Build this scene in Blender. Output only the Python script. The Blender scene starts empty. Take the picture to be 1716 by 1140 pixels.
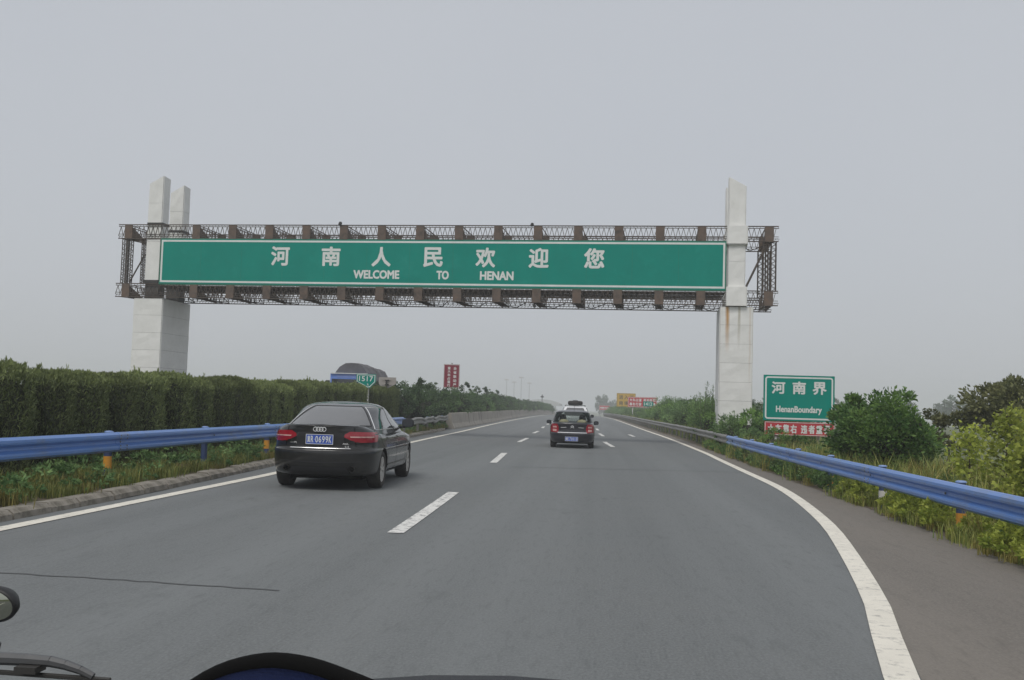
import bpy, bmesh, math, random
import numpy as np
from mathutils import Vector, Matrix
from mathutils.bvhtree import BVHTree
R_ = math.radians
S = bpy.context.scene
COL = S.collection
random.seed(7)
RNG = np.random.default_rng(11)

# ------------------------------------------------------------------ camera, light, exposure
cam_d = bpy.data.cameras.new("camera")
cam = bpy.data.objects.new("camera", cam_d)
COL.objects.link(cam)
cam_d.sensor_width = 36.0
cam_d.lens = 36.0 * 1700.0 / 1716.0
cam_d.clip_start = 0.05
cam_d.clip_end = 6000
cam.matrix_world = (Matrix.Translation((0, 0, 1.5)) @ Matrix.Rotation(R_(4.8766), 4, 'Z')
                    @ Matrix.Rotation(R_(90 + 3.7269), 4, 'X') @ Matrix.Rotation(R_(1.7), 4, 'Z'))
S.camera = cam

SUN_EL, SUN_AZ = 55.0, 200.0       # hazy sun high behind the camera, a little to the left
w = bpy.data.worlds.new("World")
S.world = w
w.use_nodes = True
nt = w.node_tree
nt.nodes.clear()
sky = nt.nodes.new("ShaderNodeTexSky")
sky.sky_type = 'NISHITA'
sky.sun_disc = False
sky.sun_elevation = R_(SUN_EL)
sky.sun_rotation = R_(SUN_AZ)
sky.dust_density = 6.0
sky.air_density = 1.0
mixn = nt.nodes.new("ShaderNodeMix")
mixn.data_type = 'RGBA'
mixn.inputs[0].default_value = 0.88
mixn.inputs[7].default_value = (5.78, 5.98, 6.3, 1)      # the overcast deck
nt.links.new(sky.outputs[0], mixn.inputs[6])
tcw = nt.nodes.new("ShaderNodeTexCoord")
nzw = nt.nodes.new("ShaderNodeTexNoise")
nzw.inputs["Scale"].default_value = 2.2
nzw.inputs["Detail"].default_value = 5
nt.links.new(tcw.outputs["Generated"], nzw.inputs[0])
rpw = nt.nodes.new("ShaderNodeValToRGB")
rpw.color_ramp.elements[0].position = 0.3
rpw.color_ramp.elements[1].position = 0.7
rpw.color_ramp.elements[0].color = (5.58, 5.83, 6.26, 1)
rpw.color_ramp.elements[1].color = (5.8, 6.03, 6.42, 1)
nt.links.new(nzw.outputs[0], rpw.inputs[0])
nt.links.new(rpw.outputs[0], mixn.inputs[7])
bg = nt.nodes.new("ShaderNodeBackground")
bg.inputs[1].default_value = 0.1
nt.links.new(mixn.outputs[2], bg.inputs[0])
wo = nt.nodes.new("ShaderNodeOutputWorld")
nt.links.new(bg.outputs[0], wo.inputs[0])

sun_d = bpy.data.lights.new("sun", 'SUN')
sun_d.energy = 1.5
sun_d.angle = R_(25)
sun_d.color = (1.0, 0.97, 0.93)
sun = bpy.data.objects.new("sun", sun_d)
COL.objects.link(sun)
az = R_(SUN_AZ)
d = Vector((math.sin(az) * math.cos(R_(SUN_EL)), math.cos(az) * math.cos(R_(SUN_EL)), math.sin(R_(SUN_EL))))
sun.rotation_euler = d.to_track_quat('Z', 'Y').to_euler()

vs = S.view_settings
vs.view_transform = 'Standard'
vs.look = 'None'
vs.exposure = 0.0
vs.gamma = 1.0
vs.use_curve_mapping = False
try:
    S.cycles.volume_bounces = 1
    S.cycles.max_bounces = 8
    S.cycles.transparent_max_bounces = 16
    S.cycles.volume_max_steps = 64
except Exception:
    pass


# ------------------------------------------------------------------ helpers: materials
MATS = {}


def mat(name, base, rough=0.6, metal=0.0, var=None, vscale=4.0, bump=0.0, bscale=40.0, coat=0.0, spec=0.5, stretch=(1, 1, 1),
        var2=None, v2scale=0.6, v2lo=0.5, v2hi=0.7):
    """base colour broken up by two noises (wear, dirt) and a bump; object coordinates"""
    if name in MATS:
        return MATS[name]
    m = bpy.data.materials.new(name)
    m.use_nodes = True
    t = m.node_tree
    b = t.nodes["Principled BSDF"]
    b.inputs["Base Color"].default_value = (*base, 1)
    b.inputs["Roughness"].default_value = rough
    b.inputs["Metallic"].default_value = metal
    b.inputs["Coat Weight"].default_value = coat
    b.inputs["Coat Roughness"].default_value = 0.08
    b.inputs["Specular IOR Level"].default_value = spec
    tc = t.nodes.new("ShaderNodeTexCoord")
    mp = t.nodes.new("ShaderNodeMapping")
    mp.inputs["Scale"].default_value = stretch
    t.links.new(tc.outputs["Object"], mp.inputs[0])
    col = None
    if var is not None:
        n = t.nodes.new("ShaderNodeTexNoise")
        n.inputs["Scale"].default_value = vscale
        n.inputs["Detail"].default_value = 6
        n.inputs["Roughness"].default_value = 0.65
        t.links.new(mp.outputs[0], n.inputs[0])
        rp = t.nodes.new("ShaderNodeValToRGB")
        rp.color_ramp.elements[0].position = 0.32
        rp.color_ramp.elements[1].position = 0.68
        rp.color_ramp.elements[0].color = (*base, 1)
        rp.color_ramp.elements[1].color = (*var, 1)
        t.links.new(n.outputs[0], rp.inputs[0])
        col = rp.outputs[0]
    if var2 is not None:
        n2 = t.nodes.new("ShaderNodeTexNoise")
        n2.inputs["Scale"].default_value = v2scale
        n2.inputs["Detail"].default_value = 8
        n2.inputs["Roughness"].default_value = 0.7
        t.links.new(mp.outputs[0], n2.inputs[0])
        rr = t.nodes.new("ShaderNodeMapRange")
        rr.inputs[1].default_value = v2lo
        rr.inputs[2].default_value = v2hi
        t.links.new(n2.outputs[0], rr.inputs[0])
        mx = t.nodes.new("ShaderNodeMix")
        mx.data_type = 'RGBA'
        mx.inputs[7].default_value = (*var2, 1)
        t.links.new(rr.outputs[0], mx.inputs[0])
        if col is not None:
            t.links.new(col, mx.inputs[6])
        else:
            mx.inputs[6].default_value = (*base, 1)
        col = mx.outputs[2]
    if col is not None:
        t.links.new(col, b.inputs["Base Color"])
    if bump:
        n3 = t.nodes.new("ShaderNodeTexNoise")
        n3.inputs["Scale"].default_value = bscale
        n3.inputs["Detail"].default_value = 4
        t.links.new(mp.outputs[0], n3.inputs[0])
        bp = t.nodes.new("ShaderNodeBump")
        bp.inputs["Strength"].default_value = bump
        bp.inputs["Distance"].default_value = 0.02
        t.links.new(n3.outputs[0], bp.inputs["Height"])
        t.links.new(bp.outputs[0], b.inputs["Normal"])
    MATS[name] = m
    return m


def leafmat(name, dark, light, transl=0.3, rough=0.55):
    """leaf colour runs with each leaf's own random tone"""
    if name in MATS:
        return MATS[name]
    m = bpy.data.materials.new(name)
    m.use_nodes = True
    t = m.node_tree
    b = t.nodes["Principled BSDF"]
    b.inputs["Roughness"].default_value = rough
    b.inputs["Specular IOR Level"].default_value = 0.25
    at = t.nodes.new("ShaderNodeAttribute")
    at.attribute_name = "tone"
    rp = t.nodes.new("ShaderNodeValToRGB")
    rp.color_ramp.elements[0].color = (*dark, 1)
    rp.color_ramp.elements[1].color = (*light, 1)
    t.links.new(at.outputs["Fac"], rp.inputs[0])
    oi = t.nodes.new("ShaderNodeObjectInfo")
    hs = t.nodes.new("ShaderNodeHueSaturation")
    mr = t.nodes.new("ShaderNodeMapRange")
    mr.inputs[3].default_value = 0.72
    mr.inputs[4].default_value = 1.28
    t.links.new(oi.outputs["Random"], mr.inputs[0])
    t.links.new(mr.outputs[0], hs.inputs["Value"])
    t.links.new(rp.outputs[0], hs.inputs["Color"])
    t.links.new(hs.outputs[0], b.inputs["Base Color"])
    tr = t.nodes.new("ShaderNodeBsdfTranslucent")
    t.links.new(hs.outputs[0], tr.inputs[0])
    mx = t.nodes.new("ShaderNodeMixShader")
    mx.inputs[0].default_value = transl
    t.links.new(b.outputs[0], mx.inputs[1])
    t.links.new(tr.outputs[0], mx.inputs[2])
    t.links.new(mx.outputs[0], t.nodes["Material Output"].inputs[0])
    MATS[name] = m
    return m


def clearglass(name, tint, k=0.75):
    m = bpy.data.materials.new(name)
    m.use_nodes = True
    t = m.node_tree
    b = t.nodes["Principled BSDF"]
    b.inputs["Base Color"].default_value = (0.02, 0.025, 0.025, 1)
    b.inputs["Roughness"].default_value = 0.05
    tr = t.nodes.new("ShaderNodeBsdfTransparent")
    tr.inputs[0].default_value = (*tint, 1)
    mx = t.nodes.new("ShaderNodeMixShader")
    mx.inputs[0].default_value = k
    t.links.new(b.outputs[0], mx.inputs[1])
    t.links.new(tr.outputs[0], mx.inputs[2])
    t.links.new(mx.outputs[0], t.nodes["Material Output"].inputs[0])
    return m


# ------------------------------------------------------------------ helpers: objects
def props(o, label=None, cat=None, group=None, kind=None):
    if label:
        o["label"] = label
    if cat:
        o["category"] = cat
    if group:
        o["group"] = group
    if kind:
        o["kind"] = kind
    return o


def link(name, me, parent=None, loc=None, rz=0.0, **k):
    o = bpy.data.objects.new(name, me)
    COL.objects.link(o)
    if parent is not None:
        o.parent = parent
    if loc is not None:
        o.location = loc
    if rz:
        o.rotation_euler = (0, 0, rz)
    return props(o, **k)


def empty(name, loc, rz=0.0, **k):
    o = link(name, None, None, loc, rz, **k)
    o.empty_display_size = 0.2
    return o


def copy_tree(o, parent=None, label=None):
    c = o.copy()
    COL.objects.link(c)
    if parent is not None:
        c.parent = parent
    if label:
        c["label"] = label
    for ch in list(o.children):
        copy_tree(ch, c)
    return c


class MB:
    """collects boxes, bars and sheets into one mesh"""

    def __init__(self):
        self.v, self.f = [], []

    def add(self, vs_, fs_):
        n = len(self.v)
        self.v += [tuple(x) for x in vs_]
        self.f += [tuple(i + n for i in f) for f in fs_]
        return self

    def box(self, x0, x1, y0, y1, z0, z1):
        return self.add([(x0, y0, z0), (x1, y0, z0), (x1, y1, z0), (x0, y1, z0), (x0, y0, z1), (x1, y0, z1), (x1, y1, z1), (x0, y1, z1)],
                        [(0, 3, 2, 1), (4, 5, 6, 7), (0, 1, 5, 4), (1, 2, 6, 5), (2, 3, 7, 6), (3, 0, 4, 7)])

    def bar(self, p, q, r, n=4, r2=None, cap=True):
        p, q = Vector(p), Vector(q)
        r2 = r if r2 is None else r2
        a = (q - p).normalized()
        u = a.orthogonal().normalized() if abs(a.z) > 0.98 else a.cross(Vector((0, 0, 1))).normalized()
        v_ = a.cross(u)
        k0 = len(self.v)
        for c, rr in ((p, r), (q, r2)):
            for i in range(n):
                t = 2 * math.pi * (i + 0.5) / n
                self.v.append(tuple(c + (u * math.cos(t) + v_ * math.sin(t)) * rr))
        for i in range(n):
            j = (i + 1) % n
            self.f.append((k0 + i, k0 + j, k0 + n + j, k0 + n + i))
        if cap:
            self.f.append(tuple(k0 + i for i in reversed(range(n))))
            self.f.append(tuple(k0 + n + i for i in range(n)))
        return self

    def path(self, pts, r, n=6, closed=False):
        m = len(pts)
        for i in range(m if closed else m - 1):
            self.bar(pts[i], pts[(i + 1) % m], r, n, cap=False)
        return self

    def sweep(self, pts, prof, closed_prof=False):
        """pts: list of (x,y,z) ground path; prof: list of (side, up)"""
        P_ = [Vector(p) for p in pts]
        k0, m = len(self.v), len(prof)
        for i, p in enumerate(P_):
            t = (P_[min(i + 1, len(P_) - 1)] - P_[max(i - 1, 0)])
            t.z = 0
            t.normalize()
            s = Vector((t.y, -t.x, 0))
            for a, b in prof:
                self.v.append(tuple(p + s * a + Vector((0, 0, b))))
        for i in range(len(P_) - 1):
            for j in range(m if closed_prof else m - 1):
                j2 = (j + 1) % m
                self.f.append((k0 + i * m + j, k0 + i * m + j2, k0 + (i + 1) * m + j2, k0 + (i + 1) * m + j))
        if closed_prof:
            self.f.append(tuple(k0 + j for j in range(m)))
            self.f.append(tuple(k0 + (len(P_) - 1) * m + j for j in reversed(range(m))))
        return self

    def lathe(self, prof, n=24, axis='z', c=(0, 0, 0)):
        k0, m = len(self.v), len(prof)
        for i in range(n):
            t = 2 * math.pi * i / n
            for r, h in prof:
                a, b = r * math.cos(t), r * math.sin(t)
                p = {'z': (a, b, h), 'x': (h, a, b), 'y': (a, h, b)}[axis]
                self.v.append((p[0] + c[0], p[1] + c[1], p[2] + c[2]))
        for i in range(n):
            j = (i + 1) % n
            for q in range(m - 1):
                self.f.append((k0 + i * m + q, k0 + j * m + q, k0 + j * m + q + 1, k0 + i * m + q + 1))
        return self

    def mesh(self, name, m, smooth=False):
        me = bpy.data.meshes.new(name)
        me.from_pydata(self.v, [], self.f)
        if m is not None:
            me.materials.append(m)
        me.update()
        bm = bmesh.new()
        bm.from_mesh(me)
        bmesh.ops.recalc_face_normals(bm, faces=bm.faces)
        bm.to_mesh(me)
        bm.free()
        if smooth:
            me.polygons.foreach_set("use_smooth", [True] * len(me.polygons))
        return me

    def obj(self, name, m, parent=None, smooth=False, loc=None, rz=0.0, **k):
        return link(name, self.mesh(name, m, smooth), parent, loc, rz, **k)


def resample(pts, step):
    """Catmull-Rom through pts, points every step metres"""
    P_ = [np.array(p, float) for p in pts]
    P_ = [2 * P_[0] - P_[1]] + P_ + [2 * P_[-1] - P_[-2]]
    out = []
    for i in range(1, len(P_) - 2):
        a, b, c, d_ = P_[i - 1], P_[i], P_[i + 1], P_[i + 2]
        m1, m2 = (c - a) / 2, (d_ - b) / 2
        L = np.linalg.norm(c - b)
        l1, l2 = np.linalg.norm(m1), np.linalg.norm(m2)
        if l1 > L:
            m1 *= L / l1
        if l2 > L:
            m2 *= L / l2
        n = max(2, int(L / step))
        for k in range(n):
            t = k / n
            out.append((2 * t**3 - 3 * t**2 + 1) * b + (t**3 - 2 * t**2 + t) * m1 + (-2 * t**3 + 3 * t**2) * c + (t**3 - t**2) * m2)
    out.append(P_[-2])
    return out


def at_y(pts, y):
    """x on a polyline where its y is given"""
    for a, b in zip(pts[:-1], pts[1:]):
        if a[1] <= y <= b[1]:
            return a[0] + (b[0] - a[0]) * (y - a[1]) / max(1e-6, b[1] - a[1])
    return pts[-1][0]


def zg(y):
    """the road dips away beyond a low crest about 185 m ahead"""
    return max(-3.0, -1.2e-4 * max(0.0, y - 185) ** 2)


def ribbon(pts, wd, z):
    mb = MB()
    mb.sweep([(p[0], p[1], z + zg(p[1])) for p in pts], [(-wd / 2, 0), (wd / 2, 0)])
    return mb


def sheet(L, Rr, z, rows=6):
    """sheet between two polylines with equal counts"""
    mb = MB()
    vs_ = []
    for a, b in zip(L, Rr):
        for j in range(rows + 1):
            t = j / rows
            vs_.append((a[0] + (b[0] - a[0]) * t, a[1] + (b[1] - a[1]) * t, z + zg(a[1] + (b[1] - a[1]) * t)))
    fs_ = []
    n = rows + 1
    for i in range(len(L) - 1):
        for j in range(rows):
            fs_.append((i * n + j, i * n + j + 1, (i + 1) * n + j + 1, (i + 1) * n + j))
    return mb.add(vs_, fs_)


_tc = bpy.data.curves.new("lettering_source", 'FONT')
_to = bpy.data.objects.new("lettering_source", _tc)
COL.objects.link(_to)
_tcache = {}


def glyphs(txt, bold=0.0):
    key = (txt, bold)
    if key not in _tcache:
        _tc.body = txt
        _tc.offset = bold
        _tc.resolution_u = 3
        dg = bpy.context.evaluated_depsgraph_get()
        dg.update()
        me = bpy.data.meshes.new_from_object(_to.evaluated_get(dg))
        n = len(me.vertices)
        v = np.zeros(n * 3, np.float32)
        me.vertices.foreach_get("co", v)
        v = v.reshape(-1, 3)
        fs_ = [tuple(p.vertices) for p in me.polygons]
        bpy.data.meshes.remove(me)
        lo, hi = v.min(0), v.max(0)
        _tcache[key] = ((v - lo) / np.maximum(hi - lo, 1e-6), fs_)
    return _tcache[key]


def text_into(mb, txt, x0, x1, z0, z1, y, bold=0.015, flip=False):
    """lettering facing -y, filling the rectangle x0..x1, z0..z1 (flip: facing +y)"""
    v, fs_ = glyphs(txt, 0.0)
    h_ = z1 - z0
    r = bold * 1.15 * h_                     # stroke weight: the letter film laid again, a hair to each side
    x0, x1, z0, z1 = x0 + r, x1 - r, z0 + r, z1 - r
    ring = [(0, 0)] + ([(math.cos(t), math.sin(t)) for t in (0.4, 1.18, 1.97, 2.75, 3.54, 4.32, 5.1, 5.9)] if bold else [])
    for k, (dx, dz_) in enumerate(ring):
        mb.add([(x0 + a[0] * (x1 - x0) + dx * r, y - 0.0003 * k, z0 + a[1] * (z1 - z0) + dz_ * r) for a in v], fs_)
    return mb


# ------------------------------------------------------------------ materials
def asphalt(name, base, patch, grain, dusty):
    m = bpy.data.materials.new(name)
    m.use_nodes = True
    t = m.node_tree
    b = t.nodes["Principled BSDF"]
    b.inputs["Roughness"].default_value = 0.82
    b.inputs["Specular IOR Level"].default_value = 0.35
    tc = t.nodes.new("ShaderNodeTexCoord")

    def noise(scale, stretch, det=5, ro=0.6):
        mp = t.nodes.new("ShaderNodeMapping")
        mp.inputs["Scale"].default_value = stretch
        t.links.new(tc.outputs["Object"], mp.inputs[0])
        n = t.nodes.new("ShaderNodeTexNoise")
        n.inputs["Scale"].default_value = scale
        n.inputs["Detail"].default_value = det
        n.inputs["Roughness"].default_value = ro
        t.links.new(mp.outputs[0], n.inputs[0])
        return n.outputs[0]

    def mr(src, a, b_, c, d_):
        r = t.nodes.new("ShaderNodeMapRange")
        for i, x in enumerate((a, b_, c, d_)):
            r.inputs[i + 1].default_value = x
        t.links.new(src, r.inputs[0])
        return r.outputs[0]

    def mix(fac, a, b_, mode='MIX'):
        x = t.nodes.new("ShaderNodeMix")
        x.data_type = 'RGBA'
        x.blend_type = mode
        for i, s in ((0, fac), (6, a), (7, b_)):
            if isinstance(s, tuple):
                x.inputs[i].default_value = (*s, 1)
            elif isinstance(s, float):
                x.inputs[i].default_value = s
            else:
                t.links.new(s, x.inputs[i])
        return x.outputs[2]
    tracks = noise(1.0, (0.75, 0.012, 1), 3)                 # long wear bands along the lanes
    c = mix(mr(tracks, 0.36, 0.64, 0, 1), tuple(x * 0.86 for x in base), tuple(x * 1.1 for x in patch))
    c = mix(mr(noise(0.35, (1, 0.5, 1), 7, 0.7), 0.45, 0.7, 0, 0.6), c, dusty)
    g = noise(55.0, (1, 0.55, 1), 3, 0.75)                   # stones in the binder
    c = mix(mr(g, 0.3, 0.72, 0, 0.9), c, grain)
    blot = noise(1.3, (1, 0.35, 1), 8, 0.75)                # oil drips and small repairs
    c = mix(mr(blot, 0.58, 0.72, 0, 0.45), c, tuple(x * 0.62 for x in base))
    c = mix(mr(noise(150.0, (1, 0.8, 1), 2, 0.8), 0.62, 0.75, 0, 0.55), c, tuple(x * 1.9 for x in base))
    g2 = noise(16.0, (1, 0.16, 1), 3, 0.7)
    c = mix(mr(g2, 0.52, 0.72, 0, 0.3), c, tuple(x * 0.7 for x in base))
    t.links.new(c, b.inputs["Base Color"])
    bp = t.nodes.new("ShaderNodeBump")
    bp.inputs["Strength"].default_value = 0.35
    bp.inputs["Distance"].default_value = 0.01
    t.links.new(g, bp.inputs["Height"])
    t.links.new(bp.outputs[0], b.inputs["Normal"])
    return m


M_ROAD = asphalt("asphalt_lanes", (0.108, 0.117, 0.118), (0.137, 0.146, 0.147), (0.2, 0.21, 0.21), (0.128, 0.131, 0.127))
M_SHO = asphalt("asphalt_shoulder", (0.135, 0.123, 0.108), (0.165, 0.148, 0.128), (0.22, 0.2, 0.175), (0.185, 0.163, 0.135))  # dusty brown with a windscreen reflection painted into the tone
M_OPP = asphalt("asphalt_far", (0.1, 0.104, 0.105), (0.12, 0.125, 0.125), (0.16, 0.165, 0.165), (0.115, 0.112, 0.108))


def paintmat(name, base, worn, lo=0.55, hi=0.68):
    m = mat(name, base, 0.75, var=tuple(x * 0.86 for x in base), vscale=2.0, var2=worn, v2scale=9.0, v2lo=lo, v2hi=hi, bump=0.15, bscale=60)
    return m


M_LINE = paintmat("road_paint", (0.8, 0.76, 0.66), (0.3, 0.29, 0.265), 0.53, 0.72)
M_DASH = paintmat("road_paint_worn", (0.78, 0.77, 0.73), (0.17, 0.17, 0.17), 0.49, 0.64)
M_SOIL = mat("soil", (0.1, 0.078, 0.05), 0.95, var=(0.15, 0.12, 0.08), vscale=3, bump=0.6, bscale=12, var2=(0.06, 0.075, 0.03), v2scale=1.4)
M_FIELD = mat("field", (0.075, 0.1, 0.04), 0.95, var=(0.12, 0.13, 0.06), vscale=0.05, bump=0.3, bscale=4)
M_KERB = mat("kerb_concrete", (0.3, 0.275, 0.235), 0.9, var=(0.2, 0.18, 0.145), vscale=5, bump=0.5, bscale=25, var2=(0.09, 0.08, 0.06), v2scale=2.5, v2lo=0.52)
M_BARR = mat("barrier_concrete", (0.36, 0.33, 0.29), 0.9, var=(0.29, 0.265, 0.23), vscale=1.5, bump=0.25, bscale=30,
             var2=(0.085, 0.08, 0.07), v2scale=1.7, v2lo=0.53, v2hi=0.66, stretch=(1, 1, 0.1))
M_BLUE = mat("blue_rail_paint", (0.085, 0.2, 0.5), 0.3, var=(0.1, 0.22, 0.53), vscale=3, var2=(0.15, 0.18, 0.24), v2scale=2.6, v2lo=0.52, v2hi=0.78, spec=0.5, stretch=(1, 0.5, 1))
M_GALV = mat("galvanised_rail", (0.27, 0.27, 0.255), 0.5, metal=0.35, var=(0.2, 0.195, 0.18), vscale=4, var2=(0.14, 0.11, 0.08), v2scale=3, v2lo=0.6)
M_BPOST = mat("blue_post_paint", (0.03, 0.06, 0.15), 0.55, var=(0.045, 0.07, 0.16), vscale=9)
M_GPOST = mat("galvanised_post", (0.2, 0.2, 0.185), 0.55, metal=0.2, var=(0.14, 0.135, 0.12), vscale=6)
M_CAP = mat("post_cap_paint", (0.2, 0.3, 0.55), 0.45)
M_ORANGE = mat("amber_reflector", (0.72, 0.33, 0.03), 0.45, var=(0.6, 0.28, 0.04), vscale=20)
M_WSTK = mat("white_reflector", (0.72, 0.7, 0.65), 0.5)
M_CLAD = mat("white_cladding", (0.8, 0.8, 0.77), 0.5, var=(0.72, 0.72, 0.69), vscale=1.6, bump=0.35, bscale=2.2, var2=(0.6, 0.59, 0.55), v2scale=1.3, v2lo=0.58, v2hi=0.8)
M_CORE = mat("pillar_core", (0.12, 0.115, 0.105), 0.85, var=(0.09, 0.085, 0.08), vscale=5)
M_TRUSS = mat("rusted_truss_steel", (0.075, 0.066, 0.058), 0.85, var=(0.115, 0.092, 0.075), vscale=3, spec=0.2)
M_PLATE = mat("rusted_plate_steel", (0.118, 0.098, 0.085), 0.85, spec=0.2, var=(0.17, 0.12, 0.09), vscale=5, var2=(0.06, 0.055, 0.05), v2scale=2)
M_GREEN = mat("green_sign_face", (0.0, 0.255, 0.195), 0.6, spec=0.12, var=(0.0, 0.23, 0.178), vscale=0.8, var2=(0.01, 0.29, 0.225), v2scale=0.7, v2lo=0.55, v2hi=0.8)
M_GEDGE = mat("green_sign_edge", (0.02, 0.16, 0.09), 0.5, var=(0.03, 0.13, 0.08), vscale=3)
M_WHITE = mat("white_sign_film", (0.74, 0.76, 0.73), 0.5, var=(0.66, 0.69, 0.66), vscale=2)
M_RED = mat("red_sign_face", (0.52, 0.035, 0.05), 0.5, var=(0.45, 0.04, 0.05), vscale=2)
M_DRED = mat("dark_red_sign_face", (0.24, 0.012, 0.03), 0.5, var=(0.2, 0.012, 0.03), vscale=2)
M_YEL = mat("yellow_sign_face", (0.58, 0.36, 0.03), 0.5, var=(0.5, 0.32, 0.04), vscale=1)
M_DTXT = mat("dark_sign_film", (0.12, 0.08, 0.03), 0.6)
M_GREY = mat("grey_sign_back", (0.5, 0.46, 0.42), 0.6, var=(0.43, 0.4, 0.37), vscale=4)
M_POLE = mat("galvanised_pole", (0.36, 0.36, 0.34), 0.5, metal=0.3, var=(0.28, 0.28, 0.27), vscale=6)
M_DKST = mat("dark_steel", (0.035, 0.033, 0.03), 0.6)
M_TYRE = mat("tyre_rubber", (0.022, 0.021, 0.02), 0.85, var=(0.05, 0.045, 0.038), vscale=6, bump=0.2, bscale=40)
M_RIM = mat("alloy_rim", (0.6, 0.585, 0.56), 0.4, metal=0.25, var=(0.46, 0.44, 0.41), vscale=8)
M_BLACK = mat("black_car_paint", (0.007, 0.0065, 0.006), 0.42, spec=0.3, var=(0.012, 0.012, 0.012), vscale=3, coat=0.9, var2=(0.026, 0.025, 0.022), v2scale=1.6, v2lo=0.5, v2hi=0.75)
M_BLACK2 = mat("navy_black_car_paint", (0.008, 0.008, 0.013), 0.3, var=(0.018, 0.018, 0.024), vscale=3, coat=0.6)
M_SILV = mat("white_car_paint", (0.85, 0.86, 0.86), 0.3, var=(0.8, 0.81, 0.81), vscale=2, coat=0.5)
M_TRIM = mat("black_plastic", (0.015, 0.015, 0.016), 0.55)
M_GAP = mat("panel_gap", (0.004, 0.004, 0.004), 0.9, spec=0.05)
M_CHROME = mat("chrome", (0.86, 0.86, 0.85), 0.22, metal=0.6)
M_TINT = mat("tinted_glass", (0.125, 0.127, 0.13), 0.14, var=(0.145, 0.145, 0.145), vscale=1.5, coat=0.4)
M_SIDEG = mat("dark_side_glass", (0.03, 0.033, 0.035), 0.06, coat=0.5)
M_LENS = mat("red_lens", (0.35, 0.012, 0.025), 0.18, var=(0.27, 0.01, 0.02), vscale=10, coat=0.7)
M_LENS2 = mat("pale_lens", (0.62, 0.36, 0.33), 0.25, coat=0.6)
M_PLATEB = mat("plate_blue", (0.03, 0.085, 0.43), 0.45)
M_MIRR = mat("mirror_glass", (0.035, 0.038, 0.045), 0.1)
M_SEAT = mat("dark_seat_cloth", (0.02, 0.022, 0.03), 0.9)
M_COVER = mat("pale_seat_cover", (0.5, 0.45, 0.3), 0.9, var=(0.4, 0.34, 0.2), vscale=6)
M_TARP = mat("grey_tarpaulin", (0.1, 0.098, 0.106), 0.7, var=(0.15, 0.145, 0.15), vscale=1.4, bump=0.8, bscale=3.5)
M_TBLUE = mat("truck_blue_paint", (0.14, 0.27, 0.72), 0.4, var=(0.18, 0.31, 0.74), vscale=2)
M_DASH_ = mat("dashboard_plastic", (0.018, 0.018, 0.022), 0.6, bump=0.2, bscale=200)
M_NAVY = mat("navy_cloth", (0.008, 0.013, 0.043), 0.95, spec=0.1, var=(0.011, 0.017, 0.055), vscale=30, bump=0.3, bscale=300)
M_BAND = mat("black_binding", (0.006, 0.006, 0.006), 0.9, spec=0.15)
M_WIPER = mat("wiper_metal", (0.06, 0.065, 0.07), 0.5, var=(0.09, 0.09, 0.09), vscale=20)
M_CONC = mat("distant_concrete", (0.4, 0.4, 0.39), 0.8)
M_BARK = mat("bark", (0.07, 0.05, 0.035), 0.9, var=(0.1, 0.08, 0.06), vscale=12, bump=0.6, bscale=20)

L_HEDGE = leafmat("hedge_needles", (0.082, 0.108, 0.056), (0.26, 0.31, 0.11), 0.2)
L_SHRUB = leafmat("shrub_leaves", (0.055, 0.11, 0.04), (0.155, 0.25, 0.085), 0.3)
L_DARK = leafmat("dark_leaves", (0.045, 0.082, 0.036), (0.105, 0.165, 0.068), 0.25)
L_BUSH = leafmat("bush_leaves", (0.068, 0.15, 0.04), (0.23, 0.37, 0.09), 0.3)
L_VERGE = leafmat("verge_leaves", (0.085, 0.165, 0.055), (0.24, 0.36, 0.13), 0.3)
L_YELL = leafmat("yellow_green_leaves", (0.22, 0.29, 0.045), (0.52, 0.57, 0.11), 0.35)
L_GRASS = leafmat("grass_blades", (0.11, 0.165, 0.04), (0.38, 0.38, 0.11), 0.3)
L_DRY = leafmat("dry_grass_blades", (0.15, 0.14, 0.035), (0.34, 0.29, 0.09), 0.3)
L_OLIVE = leafmat("olive_leaves", (0.085, 0.1, 0.04), (0.2, 0.205, 0.085), 0.25)

# ------------------------------------------------------------------ road and ground
EDGE_L = resample([(-6.43, -8), (-6.43, 6), (-6.42, 14), (-6.45, 20), (-6.72, 30), (-7.05, 39), (-7.27, 47), (-7.5, 57), (-7.89, 68.5), (-8.48, 88.5),
                   (-9.08, 118), (-9.4, 140), (-9.6, 165), (-9.5, 190), (-9.3, 220), (-9.2, 260), (-9.2, 300)], 0.8)
EDGE_R = resample([(0.9, -8), (1.2, 2), (1.78, 6.1), (2.26, 8.4), (2.75, 11.3), (3.2, 14.4), (3.58, 18.4), (3.76, 21.7), (3.82, 26.6), (3.9, 32.6),
                   (3.98, 38), (3.91, 55.8), (3.57, 78), (3.13, 113), (2.57, 150), (1.9, 170), (1.2, 190), (0.6, 220), (0.3, 260), (0.2, 300)], 0.8)
ROAD_L = [(-7.1, -8), (-7.1, 14), (-7.2, 18), (-7.5, 22), (-7.95, 27), (-8.2, 39), (-8.6, 50), (-9.0, 62), (-9.3, 82), (-10.5, 116), (-11.0, 149),
          (-11.4, 166), (-11.4, 185), (-11.2, 205), (-11.0, 230), (-10.9, 260), (-10.9, 300)]
ROAD_R = [(4.5, -8), (4.5, 14), (4.5, 18), (4.5, 22), (4.5, 27), (4.56, 38), (4.55, 50), (4.5, 62), (4.2, 82), (3.85, 113), (3.3, 149),
          (2.8, 168), (2.2, 187), (1.7, 207), (1.4, 230), (1.2, 260), (1.1, 300)]


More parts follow.
